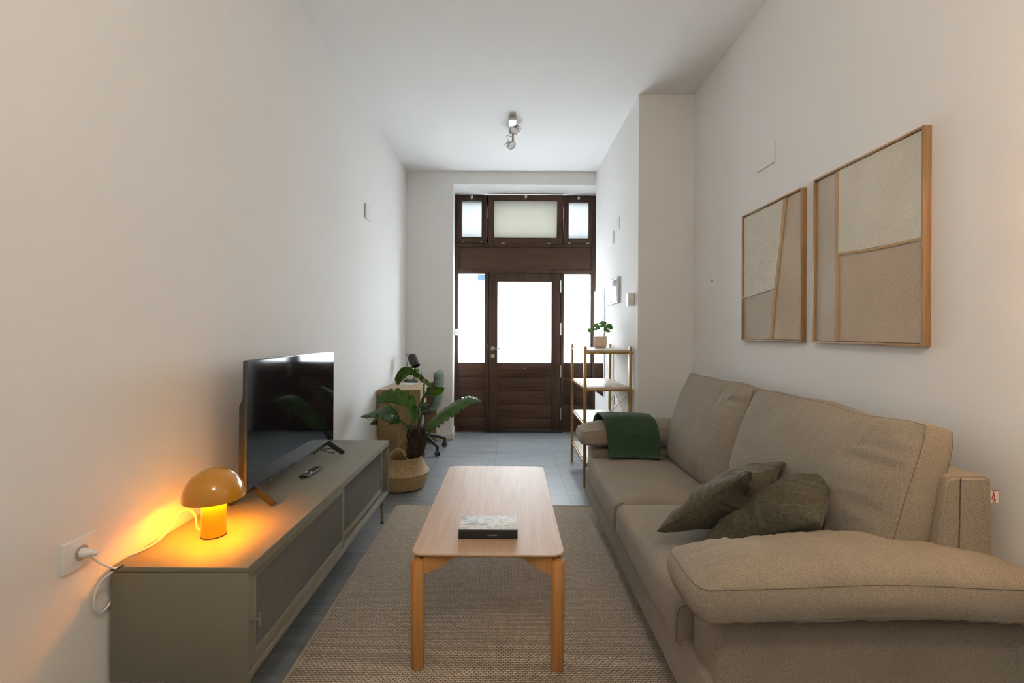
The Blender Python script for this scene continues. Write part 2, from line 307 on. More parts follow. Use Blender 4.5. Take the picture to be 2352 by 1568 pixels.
def cushion(name, mat, parent, o, ax, ay, wd, ht, edge, bulge, pinch=.0, rnd=.0, wr=.004, seed=0, nu=56, nv=44, p=2.6, piping=True, back=None, warp=None, seammat='seam', wrs=7.):
    mtx = frame(o, ax, ay); back = bulge if back is None else back; bm = bmesh.new()
    def outl(u, v):
        x = u*wd/2*(1-pinch*(1-v*v)); y = v*ht/2*(1-pinch*(1-u*u))
        if rnd:
            x *= 1-rnd*(abs(v)**8)*.5; y *= 1-rnd*(abs(u)**8)*.5
        return x, y
    def pt(u, v, s):
        x, y = outl(u, v); e = (max(0, 1-abs(u)**p)*max(0, 1-abs(v)**p))**.62
        z = edge/2+(bulge if s > 0 else back)*e
        q = Vector((x*wrs+seed*3.1, y*wrs, s*2.3+seed))
        w1 = noise.noise(q*.8)*.9
        # gathers radiating from the rim
        rim = max(abs(u), abs(v))**3
        tpar = (x if abs(v) > abs(u) else y)
        g = (1-abs(noise.noise(Vector((tpar*22+seed, seed*1.7, min(abs(u), abs(v))*.6))))*2.2)
        z += (w1*wr*1.6*(1-rim*.6)+g*wr*rim*(1-rim)*3.2*(.35 if rim > .98 else 1))
        z = max(z, edge/2) if edge > 0 else max(z, .0008+.004*e)
        return Vector((x, y, s*z))
    def co(v):
        return warp(v) if warp else v
    grids = []
    for s in (1, -1):
        g = [[None]*(nv+1) for _ in range(nu+1)]
        for i in range(nu+1):
            u = -1+2*i/nu; u = math.copysign(1-(1-abs(u))**1.35, u)
            for j in range(nv+1):
                v = -1+2*j/nv; v = math.copysign(1-(1-abs(v))**1.35, v)
                if edge == 0 and s < 0 and (i in (0, nu) or j in (0, nv)): g[i][j] = grids[0][i][j]; continue
                q = pt(u, v, s)
                if i in (0, nu) or j in (0, nv): q.z = s*edge/2
                g[i][j] = bm.verts.new(mtx @ co(q))
        grids.append(g)
        for i in range(nu):
            for j in range(nv):
                f = (g[i][j], g[i+1][j], g[i+1][j+1], g[i][j+1]); bm.faces.new(f if s > 0 else f[::-1])
    rimij = [(i, 0) for i in range(nu)]+[(nu, j) for j in range(nv)]+[(i, nv) for i in range(nu, 0, -1)]+[(0, j) for j in range(nv, 0, -1)]
    inv = mtx.inverted(); A = [grids[0][i][j] for i, j in rimij]; Bv = [grids[1][i][j] for i, j in rimij]
    cw = mtx @ co(Vector((0, 0, 0)))
    if edge > 0:
        K = 4; rows = [A]
        for k in range(1, K):
            t = k/K; row = []
            for a, b in zip(A, Bv):
                q = a.co.lerp(b.co, t); d = (q-cw); nrm = mtx.to_3x3() @ Vector((0, 0, 1)); d = (d-nrm*d.dot(nrm)).normalized()
                row.append(bm.verts.new(q+d*edge*.16*math.sin(math.pi*t)))
            rows.append(row)
        rows.append(Bv); n = len(A)
        for r0, r1 in zip(rows, rows[1:]):
            for k in range(n): bm.faces.new((r0[k], r1[k], r1[(k+1) % n], r0[(k+1) % n]))
    seamA = [v.co.copy() for v in A]; seamB = [v.co.copy() for v in Bv]
    ob = obj(name, bm, mat, parent, True, 60)
    if piping:
        b2 = bmesh.new()
        for sm in ([seamA, seamB] if edge > 0 else [seamA]):
            tube(b2, sm+[sm[0]], .0011 if edge > 0 else .0011, 6, 0)
        obj('seam', b2, seammat, ob)
    return ob
def text(name, body, size, mtx, mat, parent, ext=.0003):
    cu = bpy.data.curves.new(name, 'FONT'); cu.body = body; cu.size = size; cu.extrude = ext; cu.align_x = 'CENTER'; cu.align_y = 'CENTER'
    o = bpy.data.objects.new(name, cu); C.collection.objects.link(o); dg = bpy.context.evaluated_depsgraph_get(); me = bpy.data.meshes.new_from_object(o.evaluated_get(dg))
    bpy.data.objects.remove(o); me.transform(mtx); me.materials.clear(); me.materials.append(M[mat]); q = bpy.data.objects.new(name, me); C.collection.objects.link(q); q.parent = parent
    q.matrix_parent_inverse = parent.matrix_world.inverted(); return q

# ================================================================ ROOM
ZB, ZD, ZP, HT = 5.63, 6.075, 3.79, 3.24      # back wall face, door plane, pillar face, ceiling
XR, XP, XL = 1.504, 1.055, -1.24
YR = -3.0
struct(obj('floor', B(-1.45, 1.75, YR-.2, 6.6, -.1, 0), 'floor', None, False))
struct(obj('ceiling', B(-1.45, 1.75, YR-.2, 6.3, HT, HT+.12), 'ceil', None, False))
bm = bmesh.new(); prism(bm, [(-1.262+.0043*0-.0, -3.0), (-1.262, 1.2), (XL, ZB+.0), (XL, 6.4), (-1.45, 6.4), (-1.45, -3.2), (-1.262, -3.2)], 'z', 0, HT)
struct(obj('wall_left', bm, 'wall', None, False))
struct(obj('wall_right', B(XR, 1.7, YR-.2, ZP+.2, 0, HT), 'wall', None, False))
struct(obj('wall_right_return', B(XP, 1.7, ZP, ZB, 0, HT), 'wall', None, False))
# back wall with deep opening
bm = prism(bmesh.new(), [(XL, ZB), (-.668, ZB), (-.700, ZD+.0), (-.700, 6.3), (XL, 6.3)], 'z', 0, HT); box(bm, -.668, 1.18, ZB, 6.3, 3.085, HT); prism(bm, [(-.668, ZB+.0005), (-.701, ZD+.0005), (-.701, 6.299), (-.668, 6.299)], 'z', 3.085, HT-.001); box(bm, 1.18, 1.7, ZB, 6.3, 0, HT)
struct(obj('wall_back', bm, 'wall', None, False))
# rear wall (behind the photographer)
bm = B(-1.3, 1.6, YR-.15, YR, 0, HT)
struct(obj('wall_rear', bm, 'wall', None, False))
bm = B(XL, -.66, ZB-.013, ZB, 0, .075, .002); prism(bm, [(-.669, ZB-.013), (-.656, ZB-.013), (-.686, ZD-.002), (-.700, ZD-.002)], 'z', 0, .075)
struct(obj('baseboard_back', bm, 'base', None))
# ---- front door unit
s = ZD/F
def X(px, py=700): return at(px, py, ZD).x
def Zz(py, px=1200): return at(px, py, ZD).z
def rect_frame(bm, x0, x1, z0, z1, wl, wr_, wb, wt, y0, y1, r=.003):
    box(bm, x0, x0+wl, y0, y1, z0, z1, r); box(bm, x1-wr_, x1, y0, y1, z0, z1, r)
    box(bm, x0+wl-.001, x1-wr_+.001, y0, y1, z0, z0+wb, r); box(bm, x0+wl-.001, x1-wr_+.001, y0, y1, z1-wt, z1, r); return bm
xl, xr = X(1045), 1.17; zt = 3.085
xa, xb = X(1119), X(1292)              # mullions between side bays and door
z_tr0, z_tr1 = Zz(564), Zz(557)
fr = bmesh.new()
box(fr, xl-.03, X(1052), ZD, ZD+.09, 0, zt, .003); box(fr, X(1360.5), xr, ZD, ZD+.09, 0, zt, .003)
box(fr, xl, xr, ZD+.001, ZD+.089, Zz(450.5), zt, .003)
box(fr, xl, xr, ZD+.001, ZD+.089, Zz(567), Zz(556), .003)
box(fr, xl, xr, ZD+.001, ZD+.089, Zz(626.5), Zz(618), .003)
box(fr, X(1115), X(1122.5), ZD+.002, ZD+.088, 0, Zz(619), .003); box(fr, X(1288.5), X(1295), ZD+.002, ZD+.088, 0, Zz(619), .003)
box(fr, X(1115), X(1125), ZD+.032, ZD+.088, Zz(562), Zz(446), .003); box(fr, X(1287), X(1297), ZD+.032, ZD+.088, Zz(562), Zz(446), .003)
box(fr, xl, xr, ZD+.032, ZD+.08, Zz(468), zt, .003); box(fr, xl, xr, ZD+.032, ZD+.08, Zz(562), Zz(545), .003)
box(fr, xl, X(1058), ZD+.032, ZD+.08, Zz(560), Zz(446)); box(fr, X(1354), xr, ZD+.032, ZD+.08, Zz(560), Zz(446))
box(fr, X(1116), X(1127), ZD+.064, ZD+.089, 0, Zz(620)); box(fr, X(1284), X(1297), ZD+.064, ZD+.089, 0, Zz(620)); box(fr, X(1116), X(1297), ZD+.064, ZD+.089, Zz(632), Zz(622)); box(fr, X(1048), X(1362), ZD+.05, ZD+.09, 0, .05)
trim = struct(obj('trim_1', fr, 'doorv'))
bm = B(X(1050), X(1362), ZD+.03, ZD+.07, Zz(620), Zz(564)); rect_frame(bm, X(1051), X(1361), Zz(620), Zz(564), .018, .018, .012, .012, ZD+.012, ZD+.06)
pnl = obj('fascia_panel', bm, 'door', trim)
obj('threshold', B(X(1116), X(1292), ZD-.03, ZD+.05, 0, .033, .004), 'blackm', trim)
def planks(x0, x1, zs, y):
    bm = bmesh.new()
    for a, b in zip(zs, zs[1:]): box(bm, x0, x1, y, y+.03, b+.0006, a-.0006, .0022)
    box(bm, x0-.004, x1+.004, y+.025, y+.05, zs[-1]-.012, zs[0]+.004); return bm
def sidelight(i, x0, x1):
    w_ = thing('window_%d' % i, '', '', ((x0+x1)/2, ZD, 0)); del w_['label'], w_['category']; struct(w_)
    zg0, zg1 = Zz(833.5), Zz(628)
    bm = rect_frame(bmesh.new(), x0-.02, x1+.02, zg0-.012, zg1+.012, .022, .022, .014, .014, ZD+.012, ZD+.07)
    obj('window_frame', bm, 'doorv', w_)
    obj('glass', B(x0-.004, x1+.004, ZD+.04, ZD+.046, zg0-.004, zg1+.004), 'frost', w_)
    bm = planks(x0-.014, x1+.014, [zg0-.008, Zz(866.5), Zz(898), Zz(930), Zz(961), .004], ZD+.015)
    obj('plank_panel', bm, 'door', w_); return w_
w4 = sidelight(4, X(1052.5), X(1113.5)); w5 = sidelight(5, X(1295.7), X(1357.5))
# door leaf
d = thing('door_1', '', '', ((xa+xb)/2, ZD, 0)); del d['label'], d['category']; struct(d)
dx0, dx1 = X(1123.5), X(1287.5); gx0, gx1 = X(1143), X(1267); gz0, gz1 = Zz(833.5), Zz(647); dt = Zz(627.5)
bm = bmesh.new(); box(bm, dx0, gx0, ZD+.002, ZD+.062, .028, dt, .003); box(bm, gx1, dx1, ZD+.002, ZD+.062, .028, dt, .003)
box(bm, gx0-.001, gx1+.001, ZD+.003, ZD+.061, gz1, dt, .003); leaf = obj('door_leaf', bm, 'doorv', d)
obj('lower_panel', planks(gx0-.001, gx1+.001, [gz0, Zz(866.5), Zz(898.5), Zz(930), Zz(961.5), .028], ZD+.006), 'door', d)
obj('glass', B(gx0-.002, gx1+.002, ZD+.03, ZD+.036, gz0-.002, gz1+.002), 'frost', d)
pk = lambda px, py, dy=0: Vector((at(px, py, ZD).x, ZD-dy, at(px, py, ZD).z))
bm = lathe(cyl(.026, 0, .008, b=.002), 32, mtx=align(pk(1132, 800), (0, -1, 0)))
p = pk(1132, 800); tube(bm, [p, p+Vector((0, -.045, 0)), p+Vector((.02, -.052, 0)), p+Vector((.10, -.052, 0))], .0075, 12)
obj('door_handle', bm, 'nickel', d)
lk = obj('lock_rosette', lathe(cyl(.027, 0, .009, b=.002), 32, mtx=align(pk(1132, 817), (0, -1, 0))), 'nickel', d)
bm = lathe(cyl(.009, 0, .012), 16, mtx=align(pk(1132, 817), (0, -1, 0))); obj('key_cylinder', bm, 'brass', lk)
obj('door_bolt', lathe(cyl(.010, 0, .006, b=.002), 20, mtx=align(pk(1204.5, 846), (0, -1, 0))), 'nickel', d)
obj('strike_plate', B(X(1121), X(1122.2), ZD-.002, ZD+.004, Zz(800), Zz(790)), 'steel', d)
for a, b in ((643.5, 671), (741, 769), (838, 866), (935.5, 963)):
    q = pk(1287.5, (a+b)/2); obj('hinge', T([(q.x, ZD-.006, Zz(a)), (q.x, ZD-.006, Zz(b))], .0085, 12, 0), 'steel', d)
# transom sashes
def sash(i, px0, px1, pz0, pz1, gpx0, gpx1, gpz0, gpz1, mat, y=0, tilt=0, dividers=()):
    x0, x1, z0, z1 = X(px0, 500), X(px1, 500), Zz(pz1, (px0+px1)/2), Zz(pz0, (px0+px1)/2)
    a0, a1, c0, c1 = X(gpx0, 500), X(gpx1, 500), Zz(gpz1, (px0+px1)/2), Zz(gpz0, (px0+px1)/2)
    w_ = thing('window_%d' % i, '', '', ((x0+x1)/2, ZD, z0)); del w_['label'], w_['category']; struct(w_)
    mt = Matrix.Translation((0, ZD, z0)) @ Matrix.Rotation(tilt, 4, 'X') @ Matrix.Translation((0, -ZD, -z0))
    y0, y1 = ZD-.022, ZD+.03
    bm = rect_frame(bmesh.new(), x0, x1, z0, z1, a0-x0, x1-a1, c0-z0, z1-c1, y0, y1, .004)
    rect_frame(bm, a0-.008, a1+.008, c0-.008, c1+.008, .010, .010, .010, .010, y0-.006, y0+.01, .003)
    bmesh.ops.transform(bm, matrix=mt, verts=bm.verts); obj('sash', bm, 'door' if tilt else 'doorv', w_)
    bm = B(a0-.004, a1+.004, ZD, ZD+.006, c0-.004, c1+.004, mtx=mt); g = obj('glass', bm, mat, w_)
    if dividers:
        bm = bmesh.new()
        for dpx in dividers: box(bm, X(dpx, 500)-.010, X(dpx, 500)+.010, ZD+.06, ZD+.072, c0-.06, c1+.06, .002)
        obj('outer_bar', bm, 'blackm', w_)
    cx = (x0+x1)/2; q = Vector((cx, y0-.008, z1-.012)); q = mt @ q
    bm = B(q.x-.016, q.x+.016, q.y-.02, q.y+.012, q.z-.028, q.z+.008, .003); tube(bm, [q+Vector((0, -.012, -.02)), q+Vector((0, -.02, -.055))], .005, 8, 0)
    obj('catch', bm, 'steel', w_)
    for hx in (x0+(x1-x0)*.2, x0+(x1-x0)*.82):
        bm = T([(hx-.02, y0-.004, z0-.002), (hx+.02, y0-.004, z0-.002)], .006, 8, 0); obj('hinge', bm, 'steel', w_)
    return w_, (x0, x1, z0, z1, mt)
sash(1, 1050.5, 1118, 450, 556, 1061, 1107, 462, 545, 'frost2', dividers=(1077, 1094))
w2, q2 = sash(2, 1122.5, 1291.5, 451, 559.5, 1134.5, 1279, 464, 546.5, 'frost3', tilt=math.radians(6.5))
sash(3, 1294.5, 1362, 453, 559, 1305.5, 1351.5, 465.5, 548.5, 'frost2', dividers=(1321, 1337))
x0, x1, z0, z1, mt = q2
for x in (x0-.008, x1+.008):
    p1 = Vector((x, ZD+.0, z0+(z1-z0)*.78)); p0 = mt @ Vector((x, ZD-.01, z0+(z1-z0)*.72))
    obj('stay_arm', T([p1, p0, p0+Vector((0, 0, -.12))], .004, 8, 0), 'steel', w2)
# outside masonry lintel/blind behind the tilted sash
# sticker on left sidelight
sx0, sx1, sz0, sz1 = X(1097, 640), X(1113, 640), Zz(643.5, 1105), Zz(629, 1105)
st = obj('sticker', B(sx0, sx1, ZD+.037, ZD+.0385, sz0, sz1, .0), 'sticker'); tag(st, 'small pale blue square sticker on the top corner of the glass left of the door', 'sticker')
mtx = Matrix.Translation(((sx0+sx1)/2, ZD+.0364, sz0+(sz1-sz0)*.66)) @ Matrix.Rotation(math.radians(90), 4, 'X') @ Matrix.Scale(-1, 4, (1, 0, 0))
text('lettering', 'domus', .026, mtx, 'label', st)
mtx = Matrix.Translation(((sx0+sx1)/2, ZD+.0364, sz0+(sz1-sz0)*.32)) @ Matrix.Rotation(math.radians(90), 4, 'X') @ Matrix.Scale(-1, 4, (1, 0, 0))
text('lettering', 'alarma\nconectada', .012, mtx, 'label', st)

# ================================================================ WALL FITTINGS
def plate(name, wallx, side, y0, y1, z0, z1, label, d=.006):
    x0, x1 = (wallx-d, wallx) if side > 0 else (wallx, wallx+d)
    o = obj(name, B(x0, x1, y0, y1, z0, z1, .002), 'wall'); tag(o, label, 'cover plate', 'blank cover plates high on the walls')
plate('blank_plate', XR, 1, 2.63, 2.80, 2.27, 2.385, 'white blank cover plate high on the right wall above the small artwork', .010)
plate('blank_plate', XP, 1, 4.42, 4.61, 2.29, 2.40, 'nearer of two small white cover plates high on the wall beside the door', .008)
plate('blank_plate', XP, 1, 4.65, 4.83, 2.20, 2.325, 'farther, lower of two small white cover plates high on the wall beside the door', .008)
plate('blank_plate', XL-.006, -1, 4.03, 4.20, 2.285, 2.41, 'white cover plate high on the long left wall', .016)
# consumer unit
fb = thing('fuse_box', 'glossy silver-grey electrical cabinet on the right wall above the mirror edge', 'fuse box', (XP, 4.65, 1.7))
bm = rect_frame(bmesh.new(), 4.39, 4.93, 1.585, 1.83, .02, .02, .02, .02, XP-.028, XP, .003)
for v in bm.verts: v.co.x, v.co.y = v.co.y, v.co.x
obj('housing', bm, 'socket2', fb)
obj('cover', B(XP-.034, XP-.01, 4.41, 4.80, 1.602, 1.812, .008, 3), 'gloss', fb); obj('side_cover', B(XP-.034, XP-.01, 4.81, 4.92, 1.602, 1.812, .006, 3), 'white', fb)
obj('latch', B(XP-.038, XP-.03, 4.63, 4.68, 1.60, 1.612, .002), 'white', fb)
th = thing('thermostat', 'small white wall thermostat box by the corner of the pillar', 'thermostat', (XP, 3.92, 1.58))
obj('body', B(XP-.052, XP, 3.89, 3.96, 1.53, 1.635, .004), 'white', th)
bm = bmesh.new()
for z in (1.553, 1.573): lathe(cyl(.003, 0, .002), 12, bm=bm, mtx=align((XP-.03, 3.889, z), (0, -1, 0)))
obj('indicator', bm, 'socket', th)
sw = thing('doorbell_unit', 'white boxy doorbell unit on the reveal left of the front door', 'doorbell', (-.672, 5.86, 1.3))
obj('body', B(-.684, -.636, 5.81, 5.89, at(1045, 770, 5.8).z, at(1045, 755, 5.8).z, .003), 'white', sw)
obj('dial', lathe(cyl(.024, 0, .012, b=.003), 24, mtx=align((-.636, 5.85, 1.293), (1, 0, 0))), 'white', sw)
nl = obj('wall_nail', lathe(cyl(.0035, 0, .008), 10, mtx=align(at(1637, 645, XR*F/470), (-1, 0, 0))), 'blackm'); nl.location.x = 0
tag(nl, 'tiny dark nail in the right wall left of the artworks', 'nail')
# mirror
mi = thing('wall_mirror', 'tall frameless mirror on the right wall next to the front door', 'mirror', (XP, 5.33, .6))
obj('mirror_glass', B(XP-.016, XP-.004, 5.08, 5.60, .605, 1.795), 'mirror', mi); obj('backing', B(XP-.004, XP, 5.10, 5.58, .62, 1.78), 'blackm', mi)
def outlet(name, y0, y1, z0, z1, x, side, label):
    t = thing(name, label, 'socket', (x, (y0+y1)/2, (z0+z1)/2), 'power sockets on the walls'); s_ = side
    a, b = (x-.010, x) if s_ > 0 else (x, x+.010)
    obj('plate', B(a, b, y0, y1, z0, z1, .002), 'white', t); yc, zc = (y0+y1)/2, (z0+z1)/2
    a2 = x-.013 if s_ > 0 else x+.009
    obj('insert', B(a2, a2+.004, yc-.026, yc+.026, zc-.026, zc+.026, .001), 'white', t)
    dd = (-1, 0, 0) if s_ > 0 else (1, 0, 0); xx = x-.013 if s_ > 0 else x+.0131
    obj('recess', lathe([(0, .0002), (.0215, .0002), (.0225, .0012), (.0215, .0012)], 28, mtx=align((xx, yc, zc), dd)), 'socket', t)
    return t
outlet('wall_socket', 4.60, 4.69, at(1407, 928, 4.6).z, at(1407, 906, 4.6).z, XP, 1, 'white power socket low on the right wall behind the shelf unit')
outlet('wall_socket', 1.315, 1.42, .603, .69, -1.262, -1, 'white power socket on the left wall with the lamp plug in it')

# ================================================================ ARTWORKS
def artwork(name, y0, y1, z0, z1, label, parts):
    t = thing(name, label, 'artwork', (XR, (y0+y1)/2, z0), 'pair of framed relief artworks on the right wall'); D = .029
    bm = rect_frame(bmesh.new(), y0, y1, z0, z1, .009, .009, .009, .009, XR-D, XR, .0006)
    for v in bm.verts: v.co.x, v.co.y = v.co.y, v.co.x
    obj('picture_frame', bm, 'frame', t)
    Y0, Y1, Z0, Z1 = y0+.012, y1-.012, z0+.012, z1-.012
    for nm, poly, mat, dep in parts:
        pl = [(Y1-(Y1-Y0)*a, Z1-(Z1-Z0)*b) for a, b in poly]   # a: far->near (left to right in view), b: top->bottom
        bm = prism(bmesh.new(), pl, 'x', XR-D+dep, XR-.004); obj(nm, bm, mat, t, False)
    return t
# big (nearer)
artwork('framed_artwork', 1.657, 2.257, 1.257, 2.045, 'larger-looking, nearer oak-framed relief artwork in cream and sand', [
    ('canvas_panel', [(0, 0), (.26, 0), (.245, 1), (0, 1)], 'stone', .012),
    ('canvas_panel', [(.262, 0), (1, 0), (1, .505), (.25, .49)], 'cream', .006),
    ('canvas_panel', [(.25, .492), (1, .507), (1, 1), (.25, 1)], 'sand', .011),
    ('fold', [(.225, 0), (.268, 0), (.262, .5), (.268, 1), (.228, 1), (.232, .5)], 'rib', .005),
    ('fold', [(.262, .482), (.6, .500), (1, .502), (1, .516), (.6, .512), (.262, .495)], 'rib', .005)])
artwork('framed_artwork', 2.349, 2.948, 1.257, 2.040, 'smaller-looking, farther oak-framed relief artwork in pale and sand tones', [
    ('canvas_panel', [(0, 0), (.74, 0), (.60, .62), (0, .655)], 'cream', .009),
    ('canvas_panel', [(0, .66), (.60, .625), (.515, 1), (0, 1)], 'stone', .013),
    ('canvas_panel', [(.77, 0), (1, 0), (1, 1), (.55, 1), (.63, .6)], 'sand', .012),
    ('fold', [(.735, 0), (.785, 0), (.71, .33), (.635, .62), (.555, 1), (.51, 1), (.59, .62), (.67, .33)], 'rib', .006),
    ('fold', [(-.012, .655), (.3, .635), (.60, .612), (.60, .627), (.3, .648), (-.012, .672)], 'cream', .006)])

# ================================================================ RUG
rg = thing('woven_rug', 'flat-woven beige rug under the coffee table and sofa', 'rug', (.1, 2.0, 0))
obj('rug_field', B(-.815, .78, .55, 3.47, 0, .010, .003), 'rug', rg)
bm = bmesh.new(); box(bm, -.826, -.814, .54, 3.48, 0, .012, .004); box(bm, -.826, .79, 3.469, 3.481, 0, .012, .004); box(bm, .779, .79, .54, 3.48, 0, .012, .004)
obj('binding', bm, 'rugedge', rg)
RZ = .011
# ================================================================ COFFEE TABLE
ct = thing('coffee_table', 'light wood rectangular coffee table with thick round legs on the rug', 'coffee table', (-.07, 2.36, RZ))
ty0, ty1, tx0, tx1, tz = 1.770, 2.945, -.366, .224, .455
rot = Matrix.Translation((-.07, 2.36, 0)) @ Matrix.Rotation(-.004, 4, 'Z') @ Matrix.Translation((.07, -2.36, 0))
bm = bmesh.new(); R = .045; pts = []
for cx, cy, a0 in ((tx1-R, ty1-R, 0), (tx0+R, ty1-R, 90), (tx0+R, ty0+R, 180), (tx1-R, ty0+R, 270)):
    for k in range(9):
        a = math.radians(a0+k*90/8); pts.append((cx+R*math.cos(a), cy+R*math.sin(a)))
def offp(pts, d):
    cx, cy = (tx0+tx1)/2, (ty0+ty1)/2
    return [(x-math.copysign(d, x-cx), y-math.copysign(d, y-cy)) for x, y in pts]
prof = [(.022, -.020), (.004, -.010), (.0, -.006), (.0, -.002), (.002, 0)]
rings = [[bm.verts.new((x, y, tz+dz)) for x, y in offp(pts, d)] for d, dz in prof]
for a, b in zip(rings, rings[1:]):
    for k in range(len(pts)): bm.faces.new((a[k], a[(k+1) % len(pts)], b[(k+1) % len(pts)], b[k]))
bm.faces.new(rings[0][::-1]); bm.faces.new(rings[-1]); bmesh.ops.transform(bm, matrix=rot, verts=bm.verts)
obj('tabletop', bm, 'oak', ct, True, 25)
for sx in (-1, 1):
    for sy in (-1, 1):
        lx = (tx0+.026 if sx < 0 else tx1-.026); ly = (ty0+.022 if sy < 0 else ty1-.022)
        bm = lathe([(0, RZ), (.022, RZ), (.0255, RZ+.006), (.0265, .2), (.0265, tz-.034), (.0235, tz-.028), (.014, tz-.026), (.014, tz-.018), (0, tz-.018)], 36, (lx, ly, 0))
        bmesh.ops.transform(bm, matrix=rot, verts=bm.verts); obj('leg', bm, 'oakleg', ct)
        bm = prism(bmesh.new(), [(.0, -.019), (.125, -.019), (.125, -.027), (.02, -.082), (.0, -.082)], 'y', -.011, .011)
        bmesh.ops.transform(bm, matrix=rot @ Matrix.Translation((lx-sx*.018, ly-sy*.006, tz)) @ Matrix.Rotation(math.atan2(-sy*.10, -sx*.75), 4, 'Z'), verts=bm.verts)
        obj('brace', bm, 'oakleg', ct, False)
# book
bk = thing('hardback_book', 'thick hardback with marbled blue-white cover and black spine on the coffee table', 'book', (-.08, 1.98, tz))
bx0, bx1, by0, by1, bt = -.1985, .0434, 1.903, 2.06, .036
obj('spine', B(bx0, bx1, by0, by0+.006, tz+.0005, tz+bt, .0015), 'blackm', bk)
obj('pages', B(bx0+.004, bx1-.004, by0+.006, by1-.004, tz+.003, tz+bt-.003), 'label', bk)
obj('front_cover', B(bx0, bx1, by0+.006, by1, tz+bt-.003, tz+bt, .0008), 'marble', bk); obj('back_cover', B(bx0, bx1, by0+.006, by1, tz+.0005, tz+.003, .0008), 'blackm', bk)
obj('cover_hinge', B(bx0, bx1, by0+.001, by0+.009, tz+bt-.0022, tz+bt+.0005, .0006), 'blackm', bk)
text('title', 'marble folia', .0085, Matrix.Translation((-.060, by0-.0002, tz+.016)) @ Matrix.Rotation(math.radians(90), 4, 'X') @ Matrix.Rotation(math.pi, 4, 'Z'), 'gilt', bk, .0002)

# ================================================================ MEDIA CABINET
cx0, cx1, cy0, cy1, cz0, cz1 = -1.249, -.816, 1.468, 3.204, .19, .555
cb = thing('media_cabinet', 'long low greige metal media cabinet with reeded glass sliding doors', 'cabinet', (-1.03, 2.33, 0))
t_ = .014
bm = B(cx0, cx1, cy0, cy0+t_, cz0, cz1-.0175, .002); box(bm, cx0, cx1, cy1-t_, cy1, cz0, cz1-.0175, .002); box(bm, cx0, cx1-.003, cy0+t_, cy1-t_, cz0, cz0+.02, .002)
box(bm, cx0, cx0+.006, cy0+t_, cy1-t_, cz0, cz1-.018); box(bm, cx0+.01, cx1-.05, 2.329, 2.343, cz0+.02, cz1-.018)
box(bm, cx1-.006, cx1, cy0+t_-.001, cy1-t_+.001, cz0, cz0+.018, .001); box(bm, cx1-.022, cx1-.017, cy0+t_-.001, cy1-t_+.001, cz0+.015, cz0+.028)
obj('body', bm, 'cab', cb)
bm = B(cx0, cx1+.001, cy0-.001, cy1+.001, cz1-.016, cz1, .0022); box(bm, cx1-.004, cx1+.0005, cy0+t_, cy1-t_, cz1-.034, cz1-.014, .001)
obj('top_panel', bm, 'cab', cb)
obj('shelf_board', B(cx0+.01, cx1-.06, cy0+t_, cy1-t_, .36, .37), 'cabin', cb)
for lx in (-1.21, -.85):
    for ly in (1.53, 3.165):
        bm = T([(lx, ly, .004), (lx, ly, cz0)], .0095, 14, 0); box(bm, lx-.012, lx+.012, ly-.02, ly+.012, .155, cz0+.001, .002)
        l = obj('leg', bm, 'cab', cb); obj('foot_cap', lathe(cyl(.0105, 0, .012, b=.002), 16, (lx, ly, 0)), 'blackm', l)
def slider(y0, y1, x, hy):
    za, zb = cz0+.018, cz1-.020; st_ = .044
    bm = rect_frame(bmesh.new(), y0, y1, za, zb, st_, st_*.62, .048, .040, x-.012, x, .0015)
    for v in bm.verts: v.co.x, v.co.y = v.co.y, v.co.x
    dr = obj('door', bm, 'cab', cb)
    g0, g1 = y0+st_-.003, y1-st_*.62+.003; n = int((g1-g0)/.0125); poly = []
    for k in range(n):
        for q in range(6):
            a = q/6; poly.append((x-.0085+.0042*math.sin(math.pi*a), g0+(g1-g0)*(k+a)/n))
    poly += [(x-.0085, g1), (x-.0105, g1), (x-.0105, g0)]
    obj('reeded_glass', prism(bmesh.new(), poly, 'z', za+.046, zb-.038), 'reed', dr)
    zc = .372; bm = T([(x, hy, zc), (x+.026, hy, zc)], .0035, 12, 0); tube(bm, [(x+.026, hy, zc-.021), (x+.026, hy, zc+.021)], .0048, 14, 0)
    obj('handle', bm, 'cab', dr)
slider(cy0+t_+.003, 2.352, cx1-.006, cy0+.033)
slider(2.325, cy1-t_-.050, cx1-.026, cy1-.085)

# ================================================================ TV
tv = thing('television', 'black flat-screen television standing on the media cabinet', 'television', (-1.09, 2.41, cz1))
vx = -1.08; v0, v1, vz0, vz1 = 1.93, 2.89, .622, 1.178
obj('bezel', B(vx-.012, vx, v0, v1, vz0, vz1, .0015), 'tvedge', tv)
obj('screen', B(vx-.002, vx+.0008, v0+.005, v1-.005, vz0+.016, vz1-.005), 'tv', tv)
bm = bmesh.new(); prism(bm, [(vx-.010, vz1-.002), (vx-.018, vz1-.004), (vx-.019, 1.02), (vx-.033, .985), (vx-.034, .66), (vx-.024, vz0+.002), (vx-.010, vz0)], 'y', v0+.001, v1-.001)
prism(bm, [(vx-.03, .97), (vx-.062, .93), (vx-.062, .68), (vx-.03, .65)], 'y', v0+.16, v1-.16)
obj('back_shell', bm, 'tvback', tv, False)
for fy in (2.00, 2.82):
    bm = bmesh.new()
    for s_ in (1, -1):
        p0 = Vector((vx-.012, fy+(0 if fy < 2.4 else 0), .632)); p1 = Vector((vx-.012+s_*.098, fy+.01*(-1 if fy < 2.4 else 1), cz1+.006))
        dv = (p1-p0); t = bmesh.new(); box(t, -.006, .006, -.014, .014, 0, dv.length, .002)
        bmesh.ops.transform(t, matrix=align(p0, dv) @ Matrix.Rotation(math.pi/2, 4, 'Z') if False else align(p0, dv), verts=t.verts); merge(bm, t)
    obj('foot', bm, 'blackm', tv)
